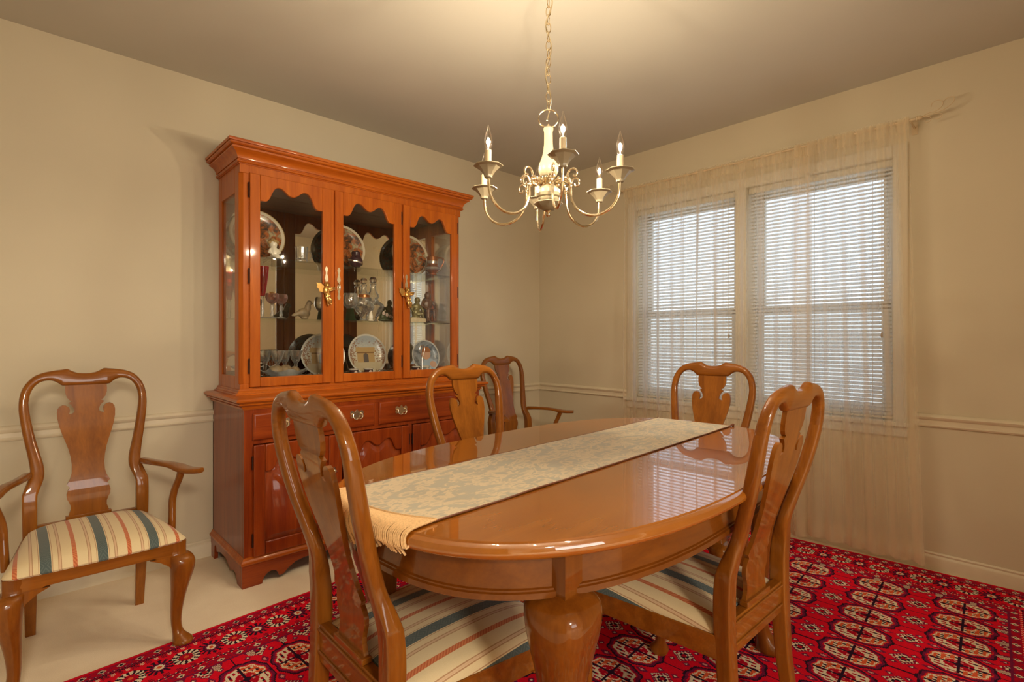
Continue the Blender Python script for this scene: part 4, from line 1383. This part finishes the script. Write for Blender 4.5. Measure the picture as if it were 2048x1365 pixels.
cherub(k3 - .004, 1.362, YFH - .014, 1, 'gilded cherub ornament hanging on the pull of the right glazed cabinet door')

# ------------------------------------------------------------------ cabinet contents
ZT, ZM, ZL = 1.5275, 1.2215, .9005
def plate(x, y, z, r, mat, label, group, lean=12, rz=0, backm='grey_china'):
    m = MB()
    prof = [(r * .30, .010), (r * .62, .009), (r * .72, .004), (r * .80, 0), (r * .96, -.006), (r, -.007), (r * 1.0, -.004), (r * .95, -.001), (r * .78, .006), (r * .70, .011), (r * .35, .014), (.001, .014)]
    m.lathe(prof + [], (0, 0, 0), 48, M=Matrix.Rotation(-pi / 2, 4, 'X'))
    # the lathe axis becomes +Y; picture side faces -Y
    o = m.build('display_plate', mat, None, (0, 0, 0), smooth=40)
    o.rotation_euler = (R(-lean), 0, R(rz))
    o.location = (x, y + r * math.sin(R(lean)) * .0, z + r * math.cos(R(lean)) + .001)
    tag(o, label, 'plate', group)
    e = MB()
    for s in (-1, 1):
        e.tube(vcat([(s * .035, -.016, -r + .020), (s * .035, -.018, -r + .004), (s * .035, .004, -r + .003), (s * .030, .040, -r + .006), (s * .012, .030, -r + .06), (0, .018, -.02)], 3), .002, 6)
    st = e.build('wire_stand', M['brass'], o)
    st.rotation_euler = (R(lean * .3), 0, 0)
    return o
PG = 'picture plates in the china cabinet'
plate(.925, 2.915, ZT, .140, M['plate_scene'], 'brown and orange picture plate on the top shelf behind the left door', PG)
plate(1.405, 2.915, ZT, .136, M['plate_scene'], 'brown and orange picture plate on the top shelf behind the middle door', PG)
plate(1.865, 2.915, ZT, .139, M['plate_scene'], 'brown and orange picture plate on the top shelf behind the right door', PG)
plate(1.515, 2.830, ZL, .124, M['plate_arch'], 'plate painted with a stone arch on the bottom shelf behind the middle door', PG)
plate(1.265, 2.880, ZL, .124, M['plate_arch'], 'plate painted with a stone arch on the bottom shelf, partly behind the left door stile', PG, 12, -6)
plate(1.935, 2.840, ZL, .106, M['plate_child'], 'plate painted with a child figure on the bottom shelf behind the right door', PG)

def ware(name, label, cat, prof, mat, x, y, z, seg=20, group=None, extra=None, smooth=40):
    m = MB(); m.lathe(prof, (0, 0, 0), seg)
    o = m.build(name, mat, None, smooth=smooth); o.location = (x, y, z)
    tag(o, label, cat, group)
    if extra: extra(o)
    return o
# top shelf
def blobs(name, label, cat, parts, mat, x, y, z, vox=.0028):
    m = MB()
    for p in parts:
        if isinstance(p, list): m.tube(p[:-1], p[-1], 8)
        else: m.ell(p[0], p[1], 10, 8)
    o = m.build(name, mat, None, remesh=vox); o.location = (x, y, z)
    tag(o, label, cat)
    return o
ch_ = blobs('cherub_figurine', 'white porcelain cherub with blonde curls on the top shelf behind the left door', 'figurine',
      [((0, 0, .078), (.020, .019, .022)), ((.004, 0, .042), (.021, .018, .026)), ((.006, 0, .018), (.022, .019, .016)), [(.006, -.012, .018), (.026, -.026, .012), (.022, -.034, .004), [.010, .008, .006]], [(-.004, -.012, .018), (.004, -.03, .012), (.012, -.036, .004), [.010, .008, .006]], [(-.014, 0, .054), (-.026, -.010, .034), (-.012, -.02, .026), [.007, .006, .005]], [(.02, 0, .054), (.03, -.012, .036), (.016, -.022, .03), [.007, .006, .005]]], M['porcelain'], .965, 2.800, ZT)
m = MB()
for a in range(16):
    th = a * 2.4; r_ = .016 + .003 * (a % 3)
    m.ell((r_ * math.cos(th), .003 + r_ * .7 * math.sin(th), .088 + .004 * (a % 4)), (.0085, .0085, .0085), 8, 6)
m.build('curly_hair', M['blonde'], ch_)
def mug_handle(o):
    h = MB(); h.tube(vcat([(.030, 0, .062), (.050, 0, .060), (.056, 0, .038), (.046, 0, .018), (.032, 0, .014)], 4), .0032, 8)
    h.build('handle', M['crystal'], o)
ware('crystal_mug', 'clear cut-crystal mug on the top shelf behind the left door', 'mug', [(.031, 0), (.033, .004), (.030, .020), (.032, .070), (.034, .082), (.031, .082), (.028, .020), (.001, .014)], M['crystal'], 1.110, 2.80, ZT, 16, None, mug_handle, 20)
def jar_bits(o):
    h = MB()
    for a in range(40):
        th = a * 2.39996; zz = .012 + .046 * ((a * .618) % 1); rr = .0395 * math.sqrt(max(.05, 1 - ((zz - .034) / .040) ** 2))
        h.tube(vcat([(rr * math.cos(th) * 1.02, rr * math.sin(th) * 1.02, zz), (rr * math.cos(th + .18) * 1.05, rr * math.sin(th + .18) * 1.05, zz + .006), (rr * math.cos(th + .3), rr * math.sin(th + .3), zz - .002)], 2), .0030, 5)
    h.build('scrollwork', M['silver'], o)
ware('ginger_jar', 'small dark jar covered with silver scrollwork on the top shelf behind the middle door', 'jar', [(.020, 0), (.030, .010), (.039, .028), (.038, .044), (.028, .060), (.022, .064), (.024, .070), (.025, .086), (.021, .090), (.010, .092)], M['dark_china'], 1.412, 2.775, ZT, 24, None, jar_bits)
def jug_bits(o):
    h = MB(); h.tube(vcat([(.038, 0, .116), (.066, 0, .112), (.072, 0, .090), (.058, 0, .060), (.046, 0, .048)], 4), [.005] * 17, 8); h.build('handle', M['copper'], o)
    h = MB(); h.lathe([(.0525, .036), (.0560, .044), (.0525, .052)], (0, 0, 0), 28, caps=False); h.lathe([(.0345, .076), (.0350, .086), (.0345, .094)], (0, 0, 0), 28, caps=False); h.build('silver_band', M['lustre'], o)
    o.rotation_euler = (0, 0, R(-44))
ware('lustre_jug', 'copper lustre jug with silver bands on the top shelf behind the right door', 'jug', [(.026, 0), (.030, .004), (.022, .014), (.036, .024), (.052, .038), (.052, .050), (.036, .062), (.032, .074), (.034, .100), (.040, .120), (.038, .120), (.031, .100), (.030, .075), (.001, .06)], M['copper'], 1.955, 2.790, ZT, 28, None, jug_bits)
# middle shelf
FG = 'ruby flutes on the middle shelf'
fl = [(.030, 0), (.028, .003), (.006, .006), (.005, .012), (.0085, .030), (.006, .048), (.005, .100), (.009, .112), (.011, .116)]
def flute(x, y, lab):
    m = MB(); m.lathe([(.011, 0), (.018, .04), (.026, .10), (.030, .150), (.0285, .150), (.024, .10), (.016, .04), (.001, .010)], (0, 0, .112), 20)
    m2 = MB(); m2.lathe(fl, (0, 0, 0), 20)
    o = m2.build('ruby_flute', M['crystal'], None); o.location = (x, y, ZM); tag(o, lab, 'glass', FG)
    m.build('bowl', M['ruby'], o)
flute(.850, 2.825, 'tall ruby-red champagne flute nearest the cabinet left side glass, middle shelf')
flute(.905, 2.780, 'tall ruby-red champagne flute in front, beside the rose glass goblets on the middle shelf')
flute(.905, 2.915, 'tall ruby-red champagne flute at the back of the middle shelf near the mirror')
GG = 'rose glass goblets on the middle shelf'
for x, y, lab in ((.945, 2.760, 'rose cut-glass goblet on the middle shelf, left one of the pair'), (1.000, 2.790, 'rose cut-glass goblet on the middle shelf, right one of the pair')):
    m2 = MB(); m2.lathe([(.028, 0), (.026, .003), (.006, .007), (.008, .020), (.005, .034), (.008, .050), (.006, .070), (.012, .078)], (0, 0, 0), 16)
    o = m2.build('rose_goblet', M['crystal'], None); o.location = (x, y, ZM); tag(o, lab, 'glass', GG)
    m = MB(); m.lathe([(.012, .076), (.026, .088), (.033, .106), (.031, .124), (.028, .126), (.028, .106), (.020, .092), (.001, .084)], (0, 0, 0), 14); m.build('bowl', M['rose_glass'], o, smooth=20)
bd = blobs('bird_figurine', 'pale stone bird figurine on the middle shelf behind the left door', 'figurine',
      [((0, 0, .035), (.036, .022, .028)), ((.022, 0, .066), (.018, .016, .026)), ((.030, 0, .092), (.016, .014, .015)), [(-.028, 0, .034), (-.052, 0, .022), (-.066, 0, .020), [.014, .009, .004]], [(.040, 0, .092), (.052, 0, .088), [.005, .002]], ((.004, 0, .008), (.022, .016, .008))], M['tan'], 1.135, 2.83, ZM)
m2 = MB(); m2.lathe([(.030, 0), (.031, .004), (.024, .014), (.022, .030), (.018, .055), (.017, .070)], (0, 0, 0), 20)
for k in range(7): m2.lathe([(.0255 - k * .0012, .012 + k * .008), (.0275 - k * .0012, .015 + k * .008), (.0255 - k * .0012, .018 + k * .008)], (0, 0, 0), 20, caps=False)
o = m2.build('roemer_goblet', M['green_glass'], None); o.location = (1.385, 2.79, ZM); tag(o, 'round clear goblet on a ribbed green stem, middle shelf behind the middle door', 'glass')
m = MB(); m.lathe([(.016, .068), (.032, .082), (.042, .108), (.041, .134), (.034, .156), (.032, .156), (.039, .134), (.040, .108), (.030, .085), (.001, .074)], (0, 0, 0), 24); m.build('bowl', M['crystal'], o)
DG = 'glass decanters on the middle shelf'
def decanter(x, y, s, lab, band):
    m = MB(); m.lathe([(.026 * s, 0), (.030 * s, .004), (.020 * s, .012), (.024 * s, .026), (.052 * s, .060 * s), (.066 * s, .090 * s), (.060 * s, .106 * s), (.034 * s, .124 * s), (.026 * s, .134 * s), (.036 * s, .150 * s), (.034 * s, .164 * s), (.020 * s, .184 * s), (.015 * s, .206 * s), (.019 * s, .224 * s), (.020 * s, .228 * s), (.012 * s, .228 * s)], (0, 0, 0), 24)
    o = m.build('decanter', M['crystal'], None); o.location = (x, y, ZM); tag(o, lab, 'decanter', DG)
    h = MB(); h.lathe([(.010 * s, .222 * s), (.010 * s, .232 * s), (.021 * s, .238 * s), (.0225 * s, .252 * s), (.016 * s, .266 * s), (.004 * s, .270 * s)], (0, 0, 0), 10); h.build('stopper', M['silver'], o, smooth=15)
    if band:
        h = MB(); h.lathe([(.0365 * s, .146 * s), (.0372 * s, .152 * s), (.0352 * s, .164 * s)], (0, 0, 0), 24, caps=False); h.build('amber_label_band', M['copper'], o)
decanter(1.470, 2.790, .93, 'shorter clear decanter with amber neck band on the middle shelf', True)
decanter(1.582, 2.885, 1.02, 'taller clear decanter with faceted stopper on the middle shelf', False)
m = MB()
o = ware('bottle_figure', 'tiny cream glazed bottle figure standing before the two decanters', 'figurine', [(.016, 0), (.017, .004), (.012, .010), (.015, .024), (.010, .042), (.006, .050), (.008, .058), (.004, .066)], M['porcelain'], 1.495, 2.755, ZM, 16)
fo = blobs('flower_ornament', 'dark green glazed flower ornament on the middle shelf, right of the decanters', 'ornament',
      [((0, 0, .010), (.050, .026, .010)), ((-.018, 0, .030), (.020, .018, .020)), ((.012, 0, .036), (.024, .020, .022)), ((.034, 0, .022), (.018, .016, .016)), [(-.02, 0, .04), (-.034, -.01, .060), [.006, .003]]], M['flower'], 1.615, 2.80, ZM)
for q in range(3):
    m = MB()
    for a in range(5):
        th = a * 2 * pi / 5
        m.ell((-.020 + q * .022 + .006 * math.cos(th), -.020, .048 - q * .008 + .006 * math.sin(th)), (.0055, .003, .0055), 8, 6)
    m.build('pale_blossom', M['petal'], fo)
bu_ = blobs('seated_figure', 'brown glazed figure of a seated person in a high-backed chair, middle shelf, right door', 'figurine',
      [((0, 0, .176), (.024, .023, .028)), ((0, .004, .120), (.036, .026, .040)), ((.004, .01, .070), (.036, .030, .040)), [(-.014, -.01, .080), (-.026, -.045, .078), (-.028, -.048, .030), (-.030, -.058, .008), [.016, .014, .011, .010]], [(.014, -.01, .080), (.018, -.048, .078), (.018, -.05, .030), (.018, -.060, .008), [.016, .014, .011, .010]], [(-.034, 0, .140), (-.052, -.012, .110), (-.036, -.036, .092), [.012, .010, .008]], [(.034, 0, .140), (.050, -.012, .112), (.034, -.036, .094), [.012, .010, .008]], ((.006, .034, .080), (.042, .008, .090)), ((.0, -.012, .006), (.046, .052, .007)), [(.046, .03, .15), (.056, -.02, .09), (.050, -.02, .01), [.007, .007, .006]]], M['figbrown'], 1.945, 2.83, ZM, .0034)
gr = blobs('crouching_figure', 'olive bronze figure on a cream base, middle shelf, next to the seated figure', 'figurine',
      [((0, 0, .060), (.032, .026, .036)), ((.006, 0, .100), (.026, .022, .030)), ((.010, 0, .142), (.020, .018, .022)), [(-.02, 0, .11), (-.042, -.012, .085), (-.03, -.026, .06), [.011, .009, .007]], [(.024, 0, .11), (.046, -.010, .08), (.040, -.02, .05), [.011, .009, .007]], [(.0, -.01, .05), (.03, -.03, .055), (.034, -.03, .028), [.015, .012, .010]], ((0, 0, .030), (.036, .028, .012))], M['figgreen'], 1.845, 2.815, ZM, .0032)
m = MB(); m.box(-.056, .056, -.032, .032, 0, .024); m.box(-.050, .050, -.027, .027, .024, .030); m.build('plinth', M['bookcream'], gr, bevel=.002)
# bottom shelf
CG = 'crystal sherbet glasses on the bottom shelf'
sh = [(.026, 0), (.025, .003), (.006, .008), (.009, .030), (.005, .050), (.009, .072), (.008, .082), (.022, .104), (.028, .130), (.036, .152), (.034, .153), (.026, .130), (.018, .106), (.001, .092)]
for x, y, lab in ((.935, 2.835, 'crystal stem glass farthest left in the row behind the wavy bowl'), (.985, 2.800, 'crystal stem glass second from the left in the row behind the wavy bowl'),
                  (1.035, 2.835, 'crystal stem glass third from the left in the row behind the wavy bowl'), (1.080, 2.800, 'crystal stem glass at the right end of the row behind the wavy bowl')):
    ware('stem_glass', lab, 'glass', sh, M['crystal'], x, y, ZL, 14, CG, None, 20)
m = MB(); n = 48; rs = []
for r_, z in ((.030, 0), (.040, .002), (.048, .010), (.090, .036), (.118, .056), (.112, .056), (.084, .040), (.044, .016), (.001, .012)):
    rs.append([((r_ + (.010 * math.sin(5 * 2 * pi * k / n) * (r_ / .118) ** 3)) * math.cos(2 * pi * k / n), (r_ * .62) * math.sin(2 * pi * k / n), z + .007 * math.sin(7 * 2 * pi * k / n) * (r_ / .118) ** 4) for k in range(n)])
m.rings(rs); o = m.build('wavy_bowl', M['grey_china'], None, smooth=50); o.location = (1.000, 2.735, ZL); tag(o, 'wide grey-blue bowl with a wavy rim on the bottom shelf behind the left door', 'bowl')
for k, (x, y, r_, lab) in enumerate(((.955, 2.735, .034, 'mottled tan stone egg at the left in the wavy bowl'), (1.005, 2.740, .034, 'mottled tan stone egg in the middle of the wavy bowl'), (1.050, 2.735, .030, 'mottled tan stone egg at the right in the wavy bowl'))):
    m = MB(); m.ell((0, 0, 0), (r_ * 1.15, r_ * .85, r_), 20, 14); o = m.build('stone_egg', M['tan'], None, smooth=80); o.location = (x, y, ZL + .014 + r_); o.rotation_euler = (0, 0, .5 * k)
    tag(o, lab, 'ornament', 'stone eggs in the wavy bowl')
def cup(x, y, lab, mat, grp):
    def bits(o):
        h = MB(); h.tube(vcat([(.024, 0, .036), (.038, 0, .032), (.038, 0, .016), (.022, 0, .012)], 4), .0026, 8); h.build('handle', M['porcelain'], o)
        h = MB(); h.lathe([(.0262, .040), (.0275, .046), (.0255, .046)], (0, 0, 0), 24, caps=False); h.build('rim', M['porcelain'], o)
        h = MB(); h.ell((0, -.0245, .024), (.010, .003, .012), 12, 8); h.build('cameo', M['petal'], o)
    return ware('small_cup', lab, 'cup', [(.016, 0), (.018, .003), (.016, .006), (.023, .018), (.026, .044), (.024, .044), (.021, .018), (.001, .010)], mat, x, y, ZL, 24, grp, bits)
TG = 'small dark cups on the bottom shelf'
cup(1.385, 2.745, 'small dark cup with cream rim left of the arch plate, bottom shelf', M['dark_china'], TG)
cup(1.470, 2.735, 'small dark cup with cream handle in front of the arch plate, bottom shelf', M['dark_china'], TG)
cup(1.800, 2.745, 'small dark mug with pale cameo at the left edge behind the right door', M['dark_china'], TG)
cup(1.872, 2.750, 'small blue-grey mug with pale cameo in front of the child plate', M['grey_china'], TG)
m = MB()
m.tube([(0, 0, 0), (0, 0, .06), (0, 0, .10)], [.004, .003, .003], 8); m.lathe([(.024, 0), (.022, .004), (.008, .008), (.004, .012)], (0, 0, 0), 16)
m.tube(vcat([(0, 0, .10), (-.012, 0, .125), (-.018, 0, .155), (-.010, 0, .175), (0, 0, .165)], 4), .0026, 8); m.tube(vcat([(0, 0, .10), (.012, 0, .125), (.018, 0, .155), (.012, 0, .178), (.002, 0, .170)], 4), .0026, 8)
o = m.build('forked_stand', M['silver'], None); o.location = (1.838, 2.735, ZL); tag(o, 'slim silver stand with forked top beside the child plate, bottom shelf', 'ornament')
def wagon():
    m = MB(); m.box(-.030, .030, -.012, .012, .016, .026); m.tube(vcat([(-.030, 0, .022), (-.046, 0, .026), (-.054, 0, .040)], 3), .002, 6)
    o = m.build('toy_carriage', M['silver'], None, bevel=.002); o.location = (1.568, 2.728, ZL); tag(o, 'small silver carriage with round wheels in front of the arch plate', 'ornament')
    for x in (-.022, .024):
        w_ = MB(); r_ = .016
        for s in (-1, 1):
            w_.tube([(x + r_ * math.cos(2 * pi * k / 20), s * .015, r_ + .0018 + r_ * math.sin(2 * pi * k / 20)) for k in range(20)], .0018, 6, True)
            for a in range(3):
                w_.tube([(x - r_ * math.cos(a * pi / 3), s * .015, r_ + .0018 - r_ * math.sin(a * pi / 3)), (x + r_ * math.cos(a * pi / 3), s * .015, r_ + .0018 + r_ * math.sin(a * pi / 3))], .0009, 5)
        w_.tube([(x, -.015, r_ + .0018), (x, .015, r_ + .0018)], .0018, 6)
        w_.build('wheel_pair', M['silver'], o)
wagon()
